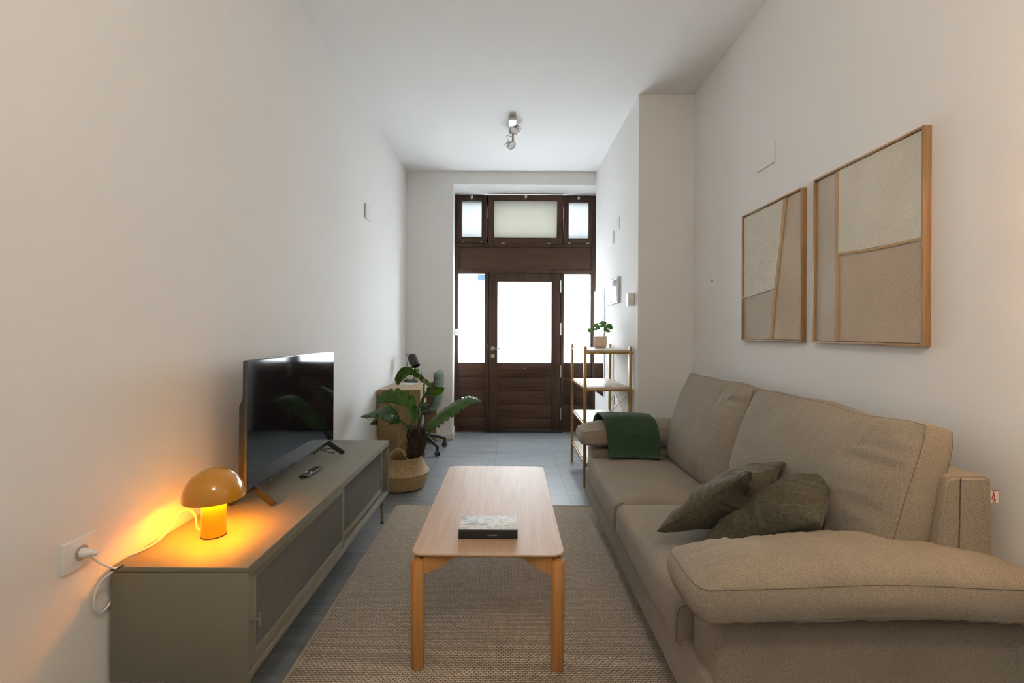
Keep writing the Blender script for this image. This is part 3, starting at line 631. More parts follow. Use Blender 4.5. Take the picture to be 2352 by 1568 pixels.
bm = B(vx-.004, vx+.002, 2.10, 2.14, vz0-.008, vz0+.001, .001); obj('sensor', bm, 'black', tv)
pc = obj('power_cable', T([(vx-.05, 2.78, .75), (vx-.055, 2.82, .60), (vx-.03, 2.86, .562), (vx+.02, 2.845, .560), (vx-.02, 2.93, .562), (vx-.10, 2.90, .561), (-1.235, 2.80, .562)], .0022, 8, 8), 'blackm', tv)
# remote
rm = thing('remote_control', 'small black remote control lying on the media cabinet in front of the television', 'remote control', (-1.035, 2.44, cz1))
mt = Matrix.Translation((-1.028, 2.44, cz1+.0005)) @ Matrix.Rotation(-.06, 4, 'Z')
obj('body', prism(bmesh.new(), [(-.021, .013), (-.023, .009), (-.014, .002), (0, 0), (.014, .002), (.023, .009), (.021, .013), (.018, .0145), (-.018, .0145)], 'y', -.083, .083), 'blackm', rm)
rm.children[0].matrix_world = mt
obj('edge_strip', B(.0195, .0225, -.08, .08, .0105, .0135, .0008, mtx=mt), 'steel', rm)
def key(x, y, w_, h_, mat): obj('button', B(x-w_/2, x+w_/2, y-h_/2, y+h_/2, .0143, .0158, .0008, mtx=mt), mat, rm)
for x, mat in ((-.013, 'red'), (-.0045, 'greenk'), (.0045, 'yellow'), (.0125, 'bluek')): key(x, -.066, .006, .008, mat)
key(-.013, -.025, .007, .022, 'label'); key(.011, -.025, .007, .022, 'label'); key(-.012, .066, .007, .007, 'red')
for r_ in range(4):
    for c_ in range(3): key(-.011+c_*.011, .005+r_*.014, .007, .007, 'blackm')

# ================================================================ MUSHROOM LAMP
lx, ly = -1.070, 1.70
lp = thing('mushroom_lamp', 'glossy amber mushroom-shaped table lamp, lit, on the near end of the cabinet', 'table lamp', (lx, ly, cz1))
obj('stem', lathe([(0, cz1+.003), (.039, cz1+.003), (.0405, cz1+.006), (.0405, .712), (.036, .716), (0, .716)], 56, (lx, ly, 0)), 'lampstem', lp)
obj('base_ring', lathe(cyl(.0415, cz1, cz1+.0032), 56, (lx, ly, 0)), 'tvback', lp)
prof = []
for k in range(25):
    a = math.radians(90*k/24); prof.append((.101*math.cos(a), .692+.108*math.sin(a)))
inn = [(.0975*math.cos(math.radians(90*k/24)), .692+.1045*math.sin(math.radians(90*k/24))) for k in range(25)]
obj('lamp_shade', lathe(prof, 72, (lx, ly, 0)), 'lamp', lp)
sh2 = obj('shade_lining', lathe(inn[::-1]+[prof[0]], 72, (lx, ly, 0)), 'lampin', lp)
m, nt, bs = new_mat('bulb_glow'); bs.inputs['Emission Color'].default_value = (*AMBER, 1); bs.inputs['Emission Strength'].default_value = 30; n = N(nt, 'ShaderNodeTexNoise'); nt.links.new(mapping(nt), n.inputs[0]); nt.links.new(ramp(nt, n.outputs['Fac'], [(.3, (.8, .5, .2)), (.7, (.9, .6, .2))]), bs.inputs['Base Color']); M['bulb'] = m
obj('bulb', lathe([(0, .716), (.016, .716), (.021, .735), (.016, .755), (0, .762)], 24, (lx, ly, 0)), 'bulb', lp)
# ring of small lights inside the dome (the lamp's own light)
for k in range(10):
    a = 2*math.pi*k/10
    light('mushroom_lamp_light', 'POINT', (lx+.074*math.cos(a), ly+.074*math.sin(a), .744), 1.35, AMBER, shadow_soft_size=.018).parent = None
cordp = [(lx-.040, ly-.005, .575), (lx-.055, ly-.01, .585), (lx-.062, ly-.008, .625), (lx-.085, ly-.004, .645), (lx-.118, ly-.01, .640), (lx-.128, ly-.04, .600), (lx-.145, ly-.085, .567), (-1.232, 1.555, .560), (-1.256, 1.53, .545), (-1.256, 1.50, .47), (-1.253, 1.475, .44), (-1.247, 1.43, .432), (-1.244, 1.405, .47), (-1.236, 1.41, .53), (-1.205, 1.432, .565), (-1.20, 1.425, .572), (-1.222, 1.40, .600), (-1.236, 1.385, .628), (-1.240, 1.372, .645)]
cd_ = obj('cord', T(cordp, .0032, 10, 8), 'cord', lp)
bm = lathe([(0, 0), (.0145, 0), (.015, .004), (.0135, .016), (.009, .024), (.0065, .030), (.0065, .040), (.004, .046), (0, .046)], 28, mtx=align((-1.249, 1.3675, .6465), (1, .12, -.05)))
obj('plug', bm, 'cord', cd_)
obj('cable_tie', T([(-1.21, 1.424, .566), (-1.198, 1.428, .568), (-1.175, 1.43, .580)], .0022, 8, 4), 'blackm', cd_)

# ================================================================ DESK
dk = thing('writing_desk', 'oak desk against the left wall in the far corner', 'desk', (-1.03, 4.94, 0))
DX0, DX1, DY0, DY1 = -1.229, -.832, 4.41, 5.475
obj('side_panel', B(DX0, DX1, DY0, DY0+.022, 0, .75, .001), 'desk', dk, False); obj('side_panel', B(DX0, DX1, DY1-.022, DY1, 0, .75, .001), 'desk', dk, False)
obj('desktop', B(DX0, DX1+.001, DY0+.0005, DY1-.0005, .728, .751, .001), 'desktop', dk, False)
obj('back_panel', B(DX0, DX0+.018, DY0+.022, DY1-.022, .3, .728), 'desk', dk, False)
bm = B(DX0+.02, DX1-.02, DY0+.023, 4.78, .59, .728); obj('drawer_box', bm, 'desk', dk, False)
obj('drawer_front', B(DX1-.019, DX1-.001, DY0+.023, 4.782, .588, .727, .001), 'desktop', dk, False)
# desk lamp
dl = thing('desk_lamp', 'black metal desk lamp with bullet-shaped shade on the oak desk', 'desk lamp', (-1.05, 5.15, .751))
Zl = 5.15; apex = at(943, 814, Zl)+Vector((0, .02, 0)); mouth = at(957, 840, Zl)+Vector((.0, -.035, 0)); dv = (mouth-apex)
L = dv.length; mt = align(apex, dv); r_ = .050
prof = [(0, 0), (.02, .002), (.036, .010), (.046, .024), (r_, .045), (r_, L), (r_-.002, L), (r_-.002, .045), (.03, .012), (0, .006)]
obj('lamp_shade', lathe(prof, 36, mtx=mt), 'blackm', dl)
obj('pivot_ring', T([at(936, 822, Zl)+Vector((.014*math.cos(a)+.005, 0, .016*math.sin(a)+.035)) for a in (2*math.pi*k/16 for k in range(17))], .003, 8, 0), 'black', dl)
jb = at(952, 862, Zl)
bm = T([at(937.5, 824, Zl)+Vector((0, .0, 0)), at(930, 866, Zl+.02)], .0035, 8, 0)
tube(bm, [at(950, 843, Zl), jb+Vector((-.002, 0, 0))], .003, 8, 0); tube(bm, [at(954, 843, Zl), jb+Vector((.003, 0, 0))], .003, 8, 0)
tube(bm, [at(930, 866, Zl+.02), (at(930, 866, Zl).x+.03, Zl+.02, .765), (-1.06, Zl, .768)], .0035, 8, 4); tube(bm, [jb, (jb.x-.01, Zl, .765)], .004, 8, 0)
obj('arm', bm, 'black', dl)
bm = T([jb+Vector((.012+.010*math.cos(a), 0, .01+.02*math.sin(a))) for a in (2*math.pi*k/14 for k in range(15))], .0028, 8, 0); obj('joint_knob', bm, 'black', dl)
obj('base', lathe(cyl(.075, .7515, .768, b=.003), 36, (-1.07, Zl, 0)), 'blackm', dl)
tag(obj('paper_sheet', B(-1.13, -.99, 4.83, 4.97, .7515, .7535, mtx=None), 'paper', None, False), 'pale blue and white printed leaflet on the oak desk', 'leaflet')
tag(obj('paper_sheet', B(-.985, -.90, 4.91, 4.96, .7515, .753, mtx=None), 'pink', None, False), 'pale pink slip of paper on the oak desk', 'paper')
tag(obj('marker_pen', T([(-1.10, 5.03, .760), (-.975, 5.01, .760)], .007, 10, 0), 'pen'), 'dark green marker pen on the oak desk behind the leaflet', 'pen')
# ================================================================ OFFICE CHAIR
ch = thing('office_chair', 'sage green upholstered swivel chair with black star base at the desk', 'office chair', (-.93, 5.09, 0))
CX, CY = -.925, 5.09
def shell(off):
    path = [(-.235, .468), (-.22, .462), (-.10, .450), (.02, .448), (.10, .458), (.155, .50), (.185, .57), (.198, .66), (.205, .76), (.200, .85), (.192, .885)]
    P = smoothpts([(a, 0, b) for a, b in path], 5); n = len(P); g = []
    for i, p in enumerate(P):
        t = i/(n-1); d = (P[min(i+1, n-1)]-P[max(i-1, 0)]).normalized(); nr = Vector((d.z, 0, -d.x))
        hw = .215*(1-.35*abs(2*t-1)**6)*(1-.10*math.sin(math.pi*t)); row = []
        for j in range(25):
            u = -1+2*j/24; cur = .05*u*u*(1 if t > .45 else .5)
            q = p-nr*(cur)+nr*off*(1-abs(u)**6*.6)*(1-abs(2*t-1)**10*.6); row.append(Vector((CX+q.x, CY+u*hw, q.z)))
        g.append(row)
    return g
def solid(ga, gb):
    bm = bmesh.new(); A = [[bm.verts.new(p) for p in r] for r in ga]; Bq = [[bm.verts.new(p) for p in r] for r in gb]; n, m_ = len(A), len(A[0])
    for i in range(n-1):
        for j in range(m_-1):
            bm.faces.new((A[i][j], A[i+1][j], A[i+1][j+1], A[i][j+1])); bm.faces.new((Bq[i][j], Bq[i][j+1], Bq[i+1][j+1], Bq[i+1][j]))
    for i in range(n-1):
        bm.faces.new((A[i][0], Bq[i][0], Bq[i+1][0], A[i+1][0])); bm.faces.new((A[i][-1], A[i+1][-1], Bq[i+1][-1], Bq[i][-1]))
    for j in range(m_-1):
        bm.faces.new((A[0][j], A[0][j+1], Bq[0][j+1], Bq[0][j])); bm.faces.new((A[-1][j], Bq[-1][j], Bq[-1][j+1], A[-1][j+1]))
    return bm
obj('seat_shell', solid(shell(-.024), shell(.024)), 'chair', ch)
obj('under_frame', lathe([(0, .40), (.05, .40), (.11, .425), (.11, .436), (0, .436)], 30, (CX, CY, 0)), 'blackm', ch)
obj('gas_column', T([(CX, CY, .10), (CX, CY, .25)], .028, 16, 0), 'blackm', ch); obj('piston', T([(CX, CY, .25), (CX, CY, .405)], .014, 16, 0), 'steel', ch)
for k in range(4):
    a = math.radians(-48+90*k+ (0)); dx, dy = math.cos(a), math.sin(a); e = Vector((CX+.285*dx, CY+.285*dy, 0))
    bm = T([(CX, CY, .19), (CX+.10*dx, CY+.10*dy, .165), (CX+.24*dx, CY+.24*dy, .115), (e.x, e.y, .098), (e.x, e.y, .055)], lambda t: .021-.007*t, 12, 5)
    lg = obj('leg', bm, 'blackm', ch)
    bm = bmesh.new()
    for s_ in (-1, 1): lathe([(0, -.009), (.020, -.009), (.026, -.005), (.026, .005), (.020, .009), (0, .009)], 24, bm=bm, mtx=align((e.x-dy*s_*.013, e.y+dx*s_*.013, .0265), (-dy, dx, 0)))
    obj('caster', bm, 'blackm', lg)

# ================================================================ BASKET PLANT
bx, by = -.878, 3.90
pl = thing('potted_philodendron', 'large leafy green plant in a woven seagrass basket at the end of the cabinet', 'potted plant', (bx, by, 0))
bprof = [(0, .002), (.155, .002), (.185, .02), (.203, .065), (.208, .105), (.216, .128), (.221, .140), (.213, .152), (.197, .168), (.186, .195), (.172, .235), (.168, .262), (.170, .268), (.163, .270), (.160, .262), (.165, .235), (.178, .195), (.19, .165), (.20, .14), (.19, .06), (.15, .012), (0, .012)]
me = lathe(bprof, 72); bk_ = obj('basket', me, 'basket', pl); bk_.parent = pl; bk_.matrix_world = Matrix.Translation((bx, by, 0))
def wob(v): return noise.noise(v*6)*Vector((v.x, v.y, 0))*.12
for ty, hh in ((-.165, .10), (.160, .15)):
    pts = [(bx-.085, by+ty*.95, .245)]+[(bx-.075+.15*k/10*1.0, by+ty*(1-.05*math.sin(math.pi*k/10)), .262+hh*math.sin(math.pi*k/10)**.8) for k in range(1, 10)]+[(bx+.085, by+ty*.95, .245)]
    obj('handle', T(pts, .0055, 8, 4), 'basket', pl)
obj('soil', lathe([(0, .19), (.174, .19), (.17, .18), (0, .18)], 36, (bx, by, 0)), 'soil', pl)
tb = at(955, 1050, by)
bm = T([(tb.x, by, .18), (tb.x, by, .30), (tb.x+.0, by, .40), (tb.x-.002, by, .44)], lambda t: .043-.004*t+.006*math.sin(t*23)-.012*max(0, t-.7)/.3, 18, 6)
tube(bm, [(tb.x+.02, by, .30), at(975, 1015, by-.02), at(982, 995, by-.05)], lambda t: .034-.022*t, 12, 5)
tube(bm, [(tb.x-.02, by, .33), at(940, 1005, by-.02), at(936, 995, by-.04)], lambda t: .030-.020*t, 12, 5)
tube(bm, [(tb.x, by, .36), at(956, 985, by)], lambda t: .036-.02*t, 12, 4)
for k in range(260):
    a = random.random()*6.283; z = .20+.26*random.random(); r0 = .04; q = Vector((tb.x+r0*math.cos(a), by+r0*math.sin(a)*.9, z))
    tube(bm, [q, q+Vector((.02*math.cos(a), .02*math.sin(a), .03)), q+Vector((.035*math.cos(a)+random.uniform(-.01, .01), .03*math.sin(a), .05+.06*random.random()))], .0018, 4, 3)
obj('trunk', bm, 'soil', pl)
def leafblade(name, parent, spine, width, mat='leaf', lobes=7, droop=.35, side=None, thick=.0012, seed=0, lobe=.35, up=(0, 0, 1), nseg=0, peak=.38):
    P = smoothpts(spine, 22); n = len(P); ga, gb = [], []; rnd = random.Random(seed)
    ph = rnd.random()*6
    for i, p in enumerate(P):
        t = i/(n-1); d = (P[min(i+1, n-1)]-P[max(i-1, 0)]).normalized(); sv = Vector(side) if side is not None else d.cross(Vector(up))
        sv = (sv-d*sv.dot(d)).normalized(); nr = sv.cross(d).normalized()
        if nr.z < 0 and side is None: nr = -nr
        env = (math.sin(math.pi*min(1, t/peak)*.5)**.6 if t < peak else math.cos(math.pi*.5*((t-peak)/(1-peak))**1.25)**.75) if t < 1 else 0
        env = max(env, .02); ra, rb = [], []
        for j in range(-8, 9):
            u = j/8
            ph2 = lobes*1.7*t*math.pi-abs(u)*.9+(0 if u > 0 else 1.2)+ph
            cut = lobe*(min(1, abs(math.sin(ph2))*1.6))
            ww = width*env*(1-(lobe-cut)*1.05*abs(u)**1.5)
            fwd = width*.30*abs(u)**1.4*env
            fold = -droop*width*abs(u)**1.6*env+.05*width*noise.noise(Vector((t*9, u*3, seed)))+.035*width*math.sin(t*lobes*2*math.pi*1.7+abs(u)*2)*abs(u)+.03*width*noise.noise(Vector((t*30, u*9, seed+5)))
            q = p+sv*u*ww+nr*fold+d*fwd
            ra.append(q); rb.append(q-nr*thick)
        ga.append(ra); gb.append(rb)
    return obj(name, solid(ga, gb), mat, parent, True, 60)
Yp = by
def A(px, py, d=0): return at(px, py, Yp+d)
def stalk(pts, r=.007): return obj('stalk', T(pts, lambda t: r*(1.15-.45*t), 10, 6), 'stem', pl)
# A: left leaf towards camera/left
stalk([A(953, 1005, 0), A(943, 985, -.05), A(930, 972, -.10), A(919, 964, -.14)], .009)
leafblade('leaf', pl, [A(921, 965, -.14), A(903, 944, -.20), A(873, 940, -.26), A(829, 956, -.32)], .105, droop=.45, seed=2, lobes=5, lobe=.5, side=(.15, 1, .12))
leafblade('leaf', pl, [A(922, 967, -.14), A(903, 950, -.24), A(876, 952, -.30), A(850, 972, -.36)], .09, droop=.5, seed=42, lobes=4, lobe=.55, side=(.2, 1, .05))
leafblade('leaf', pl, [A(948, 975, -.06), A(935, 938, -.03), A(905, 922, .02), A(868, 925, .08)], .115, droop=.5, seed=5, lobes=5, lobe=.45, side=(.35, -.75, .55))
stalk([A(953, 1000, 0), A(946, 985, -.03), A(945, 968, -.06)], .007)
# B: top leaf
stalk([A(956, 1000, 0), A(967, 960, 0), A(973, 915, .0), A(974, 881, 0)], .009)
leafblade('leaf', pl, [A(975, 882, 0), A(958, 868, -.02), A(938, 861, -.03), A(913, 884, -.05)], .13, droop=.40, seed=9, lobes=5, lobe=.3, side=(-.15, -1, .22))
leafblade('leaf', pl, [A(972, 874, 0), A(979, 880, .02), A(990, 892, .02)], .030, droop=.4, seed=14, lobes=2, lobe=.1, side=(.3, 1, .2))
# C: right upper leaf
stalk([A(958, 1000, 0), A(962, 960, -.02), A(961, 935, -.02)], .008)
leafblade('leaf', pl, [A(959, 948, -.02), A(968, 915, -.02), A(985, 896, 0), A(1020, 892, .04)], .075, droop=.35, seed=21, lobes=5, lobe=.45, side=(.2, -.6, .55), peak=.7)
# D: long right leaf
stalk([A(964, 1010, 0), A(983, 998, -.05), A(998, 978, -.08)], .009)
leafblade('leaf', pl, [A(979, 985, -.08), A(1005, 960, -.09), A(1050, 928, -.07), A(1080, 915, -.03), A(1108, 921, 0)], .085, droop=.25, seed=33, lobes=9, lobe=.5, side=(.25, -.7, -.38), peak=.2)
# E: thin new shoot
stalk([A(955, 985, .02), A(951, 940, .02), A(948, 918, .02), A(946, 905, .02)], .0045)
leafblade('leaf', pl, [A(950, 935, .02), A(948, 915, .02), A(947, 904, .02)], .008, droop=.8, seed=3, lobes=1, lobe=0, side=(1, 0, 0))
# ================================================================ SHELF UNIT
su = thing('shelving_unit', 'open mustard metal shelving unit with pale boards by the right wall', 'shelf', (.84, 4.3, 0))
sx0, sx1, sy0, sy1 = .650, 1.030, 3.92, 4.70; pw = .0125
for x in (sx0, sx1):
    for y in (sy0, sy1): obj('post', B(x-pw, x+pw, y-pw, y+pw, .002, 1.185, .0015), 'gold', su)
for z in (.205, .525, .840, 1.155):
    b_ = obj('shelf_board', B(sx0-pw+.006, sx1+pw-.006, sy0+.002, sy1-.002, z-.016, z, .001) if False else B(sx0+pw, sx1-pw, sy0-.004, sy1+.004, z-.014, z, .001), 'shelf', su)
    bm = B(sx0+pw, sx1-pw, sy0-.008, sy0+.010, z-.032, z-.014, .001); box(bm, sx0+pw, sx1-pw, sy1-.010, sy1+.008, z-.032, z-.014, .001)
    box(bm, sx0-.004, sx0+.006, sy0+pw, sy1-pw, z-.022, z-.004); box(bm, sx1-.006, sx1+.004, sy0+pw, sy1-pw, z-.022, z-.004)
    lathe(cyl(.006, 0, .010), 12, bm=bm, mtx=align((sx1+pw, sy0, z-.022), (1, 0, 0)))
    obj('shelf_rail', bm, 'gold', su)
bm = T([(sx1+.002, sy0+pw, .80), (sx1+.002, sy1-pw, .50)], .003, 8, 0); tube(bm, [(sx1+.007, sy0+pw, .50), (sx1+.007, sy1-pw, .80)], .003, 8, 0); obj('cross_brace', bm, 'gold', su)
# pot plant
px_, py_ = .875, 4.42; zt_ = 1.1555
pp = thing('small_potted_plant', 'small green round-leaved plant in a ribbed sand-coloured pot on top of the shelving unit', 'potted plant', (px_, py_, zt_))
bm = bmesh.new(); n = 120; prof = [(.0, .001), (.048, .001), (.050, .004), (.060, .012), (.0625, .020), (.0625, .108), (.0615, .113), (.057, .113), (.056, .105), (.056, .02), (0, .02)]
t = lathe(prof, n)
for v in t.verts:
    r0 = math.hypot(v.co.x, v.co.y)
    if r0 > .0595 and .012 < v.co.z < .106:
        a = math.atan2(v.co.y, v.co.x); k = 1-.012*(1+math.cos(a*40)); v.co.x *= k; v.co.y *= k
bmesh.ops.transform(t, matrix=Matrix.Translation((px_, py_, zt_)), verts=t.verts); obj('pot', t, 'terra', pp)
obj('soil', lathe([(0, .098), (.0555, .098), (.0555, .09), (0, .09)], 24, (px_, py_, zt_)), 'soil', pp)
rr = random.Random(4)
tgt = [(1356, 759, 0), (1366, 757, -.03), (1373, 752, .03), (1379, 744, 0), (1386, 742, -.02), (1391, 752, -.05), (1401, 752, 0), (1397, 761, .03), (1399, 748, .05), (1384, 750, .05), (1369, 748, 0), (1393, 758, -.04)]
for k, (qx, qy, dz) in enumerate(tgt):
    tip = at(qx, qy, py_+dz); root = Vector((px_+rr.uniform(-.025, .025), py_+rr.uniform(-.025, .025), zt_+.095))
    obj('stalk', T([root, root.lerp(tip, .55)+Vector((0, 0, .02)), tip], .0016, 6, 5), 'stem', pp)
    nrm = Vector((tip.x-px_, -.35, .55)).normalized() if k % 2 else Vector((tip.x-px_, -.9, .4)).normalized()
    bm = bmesh.new(); ds = rr.uniform(.020, .029); mt = align(tip, nrm)
    prof = [(0, -.001)]+[(ds*i/6, .0+.012*(i/6)**2) for i in range(1, 7)]; prof2 = [(ds*i/6, .0+.012*(i/6)**2-.0012) for i in range(6, 0, -1)]+[(0, -.0022)]
    t = lathe(prof+prof2, 20)
    for v in t.verts:
        a = math.atan2(v.co.y, v.co.x); f = 1-.35*max(0, math.cos(a))**12+.03*math.sin(5*a+k); v.co.x *= f; v.co.y *= f*1.05; v.co.z -= .010*(v.co.x/ds)**2
    bmesh.ops.transform(t, matrix=mt @ Matrix.Rotation(rr.random()*6, 4, 'Z'), verts=t.verts); obj('leaf', t, 'leafs', pp)

# ================================================================ SOFA
sf = thing('sofa', 'taupe fabric two-seat sofa with loose cushions along the right wall', 'sofa', (1.0, 2.4, RZ))
SY0, SY1 = 1.31, 3.46; IY0, IY1 = 1.505, 3.27
def softbox(name, x0, x1, y0, y1, z0, z1, r, mat='sofa', wr=.003, seed=0, parent=sf, res=.03, puff=0):
    bm = B(x0, x1, y0, y1, z0, z1, r, 5)
    for ax, lo, hi in ((0, x0+r, x1-r), (1, y0+r, y1-r), (2, z0+r, z1-r)):
        k = max(1, int((hi-lo)/res)); nr = [0, 0, 0]; nr[ax] = 1
        for i in range(1, k):
            co = [0, 0, 0]; co[ax] = lo+(hi-lo)*i/k; bmesh.ops.bisect_plane(bm, geom=bm.verts[:]+bm.edges[:]+bm.faces[:], plane_co=co, plane_no=nr)
    bm.normal_update(); cx, cy = (x0+x1)/2, (y0+y1)/2
    for v in bm.verts:
        u, w_ = (v.co.x-cx)/(x1-x0)*2, (v.co.y-cy)/(y1-y0)*2
        v.co += v.normal*noise.noise(v.co*5+Vector((seed, 0, 0)))*wr
        if puff and v.co.z > (z0+z1)/2: v.co.z += puff*(1-abs(u)**3)*(1-abs(w_)**3)
    return obj(name, bm, mat, parent, True, 60)
softbox('base', .572, 1.38, SY0+.03, SY1-.03, .115, .31, .02)
softbox('arm', .595, 1.486, SY0, IY0-.002, .105, .485, .035, seed=3, wr=.004); softbox('arm', .595, 1.486, IY1+.002, SY1, .105, .485, .035, seed=5, wr=.004)
# back frame, tapering to the top
bm = bmesh.new(); pol = [(1.20, .11), (1.40, .11), (1.425, .50), (1.425, .865), (1.418, .878), (1.405, .883), (1.315, .883), (1.300, .878), (1.292, .865), (1.235, .45)]
prism(bm, pol, 'y', 1.367, 3.42); bmesh.ops.bevel(bm, geom=[e for e in bm.edges if abs(e.verts[0].co.y-e.verts[1].co.y) < 1e-5], offset=.008, segments=3, affect='EDGES')
bf = obj('back_frame', bm, 'sofa', sf)
bm = bmesh.new(); tube(bm, [(1.330, 1.3655, .88), (1.325, 1.3655, .66), (1.318, 1.3655, .48)], .0016, 6, 0); obj('seam', bm, 'seam', bf)
# seat cushions
mid = 2.388
for k, (a, b) in enumerate(((IY0, mid-.002), (mid+.002, IY1))):
    sc_ = softbox('seat_cushion', .552, 1.20, a, b, .255, .432, .045, seed=10+k*4, wr=.006, puff=.022)
    bm = bmesh.new(); e = a+.012 if k == 0 else a+.012
    tube(bm, [(.60, a+.006, .425), (.568, a+.006, .412), (.553, a+.006, .385), (.5515, a+.006, .30)], .0018, 6, 4); obj('seam', bm, 'seam', sc_)
# back cushions
def backcush(y0, y1, seed, ztop, lean=.16, dy=0):
    h = .60; yc = (y0+y1)/2; o = Vector((1.232, yc, .715)); ay = Vector((lean, 0, .575)).normalized()
    def warp(q):
        # sag along the top edge, plump belly low
        t = (q.y/(h/2)+1)/2
        q = q.copy(); q.z += .018*math.sin(math.pi*t)*(1 if q.z > 0 else 0); q.y += (.004*math.cos(q.x*9+seed)+.004*math.sin(q.x*17+seed))*t**3+.018*t**3*abs(q.x/((y1-y0)/2))**6
        return q
    return cushion('back_cushion', 'sofa', sf, o, (0, -1, 0), ay, (y1-y0), h, .085, .075, pinch=-.012, rnd=.06, wr=.007, seed=seed, nu=80, nv=60, warp=warp, back=.02)
backcush(1.405, mid-.006, 1.3, 1.02); backcush(mid+.006, 3.26, 4.1, 1.02)
# arm cushions
def armcush(yc, seed):
    def warp(q):
        q = q.copy(); t = (q.x/.46); q.z += -.020*abs(t)**3+.003*math.sin(q.x*12+seed); return q
    return cushion('arm_cushion', 'sofa', sf, (1.0, yc, .592), (1, 0, 0.005), (0, 1, 0), .965, .275, .085, .055, pinch=-.01, rnd=.10, wr=.010, seed=seed, nu=90, nv=40, warp=warp, back=.030, p=2.2)
armcush(1.37, 7.7); armcush(3.35, 2.2)
for x in (.655, 1.33):
    for y in (1.42, 3.385):
        bm = bmesh.new(); box(bm, x-.014, x+.014, y-.014, y+.014, 0, .11, .001)
        for v in bm.verts:
            t = (v.co.z)/.11; sx_ = -1 if x < 1 else 1; sy_ = -1 if y < 2 else 1
            v.co.x = x+(v.co.x-x)*(1+1.0*t)+sx_*(-.03*t+.01)*1.0; v.co.y = y+(v.co.y-y)*(1+1.0*t)+sy_*(-.025*t+.01)
            v.co.z = v.co.z+(RZ if x < .78 else 0)
        obj('leg', bm, 'oakleg', sf, False)
# tag
tg = obj('brand_tag', B(1.424, 1.446, 1.372, 1.3728, .805, .842), 'label', sf, False)
tg['label'] = 'small white fabric tag with red triangle mark'
bm = bmesh.new(); y = 1.3712
for a, b, r_ in (((1.427, .8415), (1.445, .8415), .0009), ((1.431, .838), (1.437, .8125), .0011), ((1.437, .8125), (1.4275, .819), .0011), ((1.4275, .819), (1.4305, .830), .0011), ((1.428, .8085), (1.439, .8085), .0006)):
    tube(bm, [(a[0], y, a[1]), (b[0], y, b[1])], r_, 6, 0)
obj('red_mark', bm, 'red', tg)
# throw over the far arm
def throw():
    ga, gb = [], []; yc, zc = 3.35, .60
    prof = [(-.225, .462), (-.205, .470), (-.185, .50), (-.178, .56), (-.165, .63), (-.11, .692), (-.03, .712), (.06, .708), (.13, .67), (.165, .60), (.175, .50), (.178, .40)]
    P = smoothpts([(0, a, b) for a, b in prof], 6); n = len(P)
    for j in range(41):
        u = j/40; ra, rb = [], []
        for i, p in enumerate(P):
            t = i/(n-1); d = (P[min(i+1, n-1)]-P[max(i-1, 0)]).normalized(); nr = Vector((0, -d.z, d.y))
            xx = .665+.36*u+.012*math.sin(t*6)+(.03*(1-u))*(1-t*2)*.4
            lay = .004+.0035*noise.noise(Vector((u*6, t*10, 3)))+.007*math.sin(u*math.pi)*.3
            q = Vector((xx+.006*noise.noise(Vector((u*3, t*7, 8))), yc+p.y-.006*math.sin(u*9+t*3)*(1-t), p.z-.018*(abs(u-.3)**2)+.008*noise.noise(Vector((u*4, t*3, 1)))))
            ra.append(q+nr*(lay+.007)); rb.append(q+nr*(lay-.004))
        ga.append(ra); gb.append(rb)
    return solid(ga, gb)
tw = obj('throw_blanket', throw(), 'throw'); tag(tw, 'dark green woollen throw folded over the far sofa arm', 'blanket')
# ---- scatter cushions
def scatter(A_, C_, B_, thick, seed, label, dz=0):
    A_, C_, B_ = Vector(A_), Vector(C_), Vector(B_); ax = (C_-A_); ay = (B_-C_); o = (A_+B_)/2+Vector((0, 0, dz))
    def warp(q):
        q = q.copy(); q.z += .012*math.sin(q.x*8+seed)+.01*(q.y/.2)**2-.01*(q.x/.2)**2; return q
    c = cushion('scatter_cushion', 'green', None, o, ax, ay, ax.length*1.08, ay.length*1.08, 0, thick/2, pinch=.10, wr=.012, seed=seed, nu=90, nv=90, p=2.2, warp=warp, seammat='greenseam', wrs=14.)
    tag(c, label, 'cushion', 'olive scatter cushions on the sofa'); return c
scatter((.565, 1.88, .478), (.80, 1.67, .75), (1.15, 1.81, .838), .15, 11.3, 'left olive-green scatter cushion, lying on top of the other one')
scatter((.73, 1.73, .465), (.95, 1.44, .735), (1.17, 1.70, .805), .18, 15.9, 'right olive-green scatter cushion, wedged between the other and the near arm')

# ================================================================ CEILING SPOT BAR
sp = thing('ceiling_spotlight', 'brushed nickel ceiling bar with two small adjustable spotlights', 'spotlight', (at(1177, 290, 4.35).x, 4.35, HT))
sxc = at(1177, 290, 4.35).x
obj('mounting_plate', B(sxc-.03, sxc+.03, 4.18, 4.30, HT-.012, HT-.0005, .002), 'nickel', sp)
obj('bar', B(sxc-.034, sxc+.034, 4.14, 4.44, HT-.052, HT-.012, .003), 'nickel', sp)
def spot(p, d, side):
    d = Vector(d).normalized(); bm = lathe([(0, -.055), (.012, -.055), (.014, -.03), (.022, -.012), (.042, .0), (.045, .012), (.040, .014), (.036, .004), (0, .004)], 30, mtx=align(p, d))
    h = obj('spot_head', bm, 'nickel', sp); obj('lens', lathe([(0, .006), (.037, .006), (.037, .009), (0, .009)], 28, mtx=align(p, d)), 'white', h)
    bm = bmesh.new(); s_ = Vector((1, 0, 0)); s_ = (s_-d*s_.dot(d)).normalized()
    for q in (-1, 1): tube(bm, [Vector(p)+s_*.046*q+d*.012, Vector(p)+s_*.050*q-d*.05], .0028, 6, 0)
    for q in (-.045, -.03): tube(bm, [Vector(p)+s_*.034+d*q, Vector(p)-s_*.034+d*q], .003, 6, 0)
    obj('heat_bracket', bm, 'nickel', h)
    return h
p1 = at(1180, 303, 4.32)+Vector((.012, 0, 0)); p2 = at(1174, 333, 4.46)
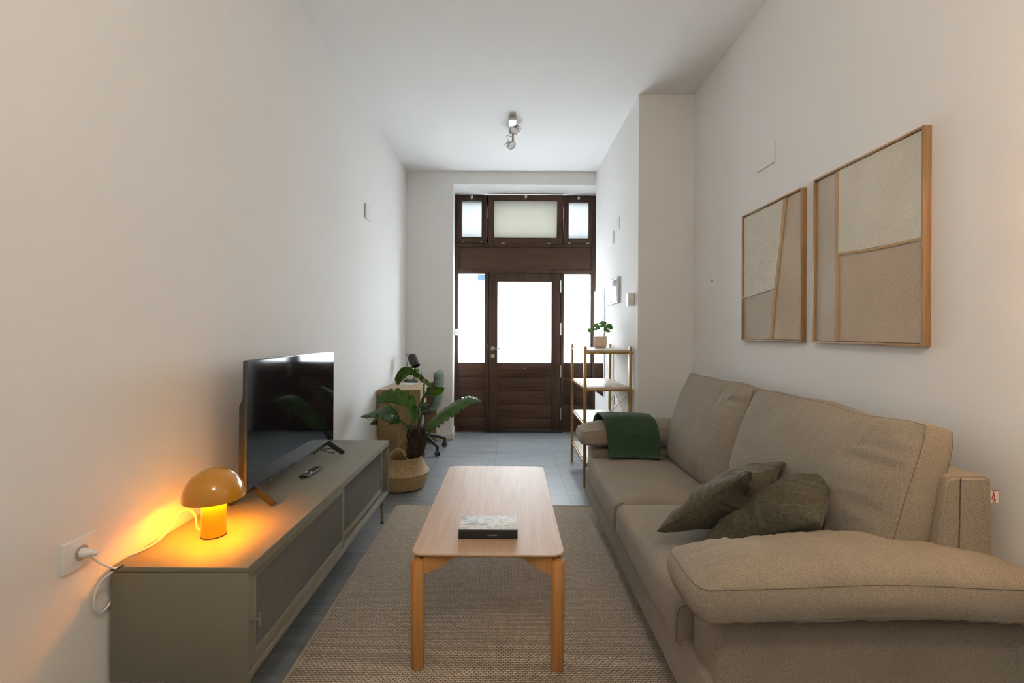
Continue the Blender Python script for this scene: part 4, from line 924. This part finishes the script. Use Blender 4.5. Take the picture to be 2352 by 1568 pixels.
spot(p1+Vector((0, 0, .02)), (-.35, -.3, -.9), 1); spot(p2, (.55, -.45, -.8), 1)
bm = T([(sxc+.006, 4.42, HT-.05), (sxc+.006, 4.46, p2.z+.02)], .011, 10, 0); tube(bm, [(p1.x, 4.33, HT-.05), p1+Vector((0, 0, .01))], .008, 8, 0)
tube(bm, [(sxc-.004, 4.43, p2.z+.07), (sxc-.055, 4.44, p2.z+.08), (sxc-.04, 4.45, p2.z+.05), p2+Vector((-.02, 0, .03))], .003, 6, 6)
obj('arm', bm, 'nickel', sp)

# ================================================================ lamps out of view: wall lamp inferred from its glow, ceiling lamp added for fill
wl = thing('wall_lamp', 'warm lit wall lamp on the right wall just past the picture edge', 'wall lamp', (XR, 1.16, 1.62))
obj('wall_plate', lathe(cyl(.05, 0, .012, b=.003), 28, mtx=align((XR, 1.12, 1.56), (-1, 0, 0))), 'nickel', wl)
obj('arm', T([(XR-.01, 1.12, 1.56), (XR-.07, 1.10, 1.56), (XR-.08, 1.08, 1.60)], .006, 10), 'nickel', wl)
obj('lamp_shade', lathe([(.050, 0), (.062, 0), (.045, .13), (.040, .13), (.050, 0)], 36, (XR-.085, 1.05, 1.60)), 'shade', wl)
light('wall_lamp_light', 'POINT', (XR-.085, 1.05, 1.66), 25, (1, .60, .28), shadow_soft_size=.05)
pd = thing('fill_lamp', 'unseen round white lamp added as fill light above the photographer', 'fill lamp', (.1, -.25, HT))  # unseen lamp, added to give the foreground a warm fill
obj('ceiling_rose', lathe(cyl(.09, HT-.03, HT, b=.004), 32, (.1, -.25, 0)), 'white', pd)
obj('stem', T([(.1, -.25, HT-.03), (.1, -.25, 2.96)], .008, 10, 0), 'white', pd)
obj('lamp_shade', lathe([(.02, 2.97), (.06, 2.96), (.15, 2.90), (.15, 2.895), (.055, 2.95), (.02, 2.96)], 40, (.1, -.25, 0)), 'glassw', pd)
light('fill_lamp_light', 'POINT', (.1, -.25, 2.80), 54, (1, .86, .71), shadow_soft_size=.15)
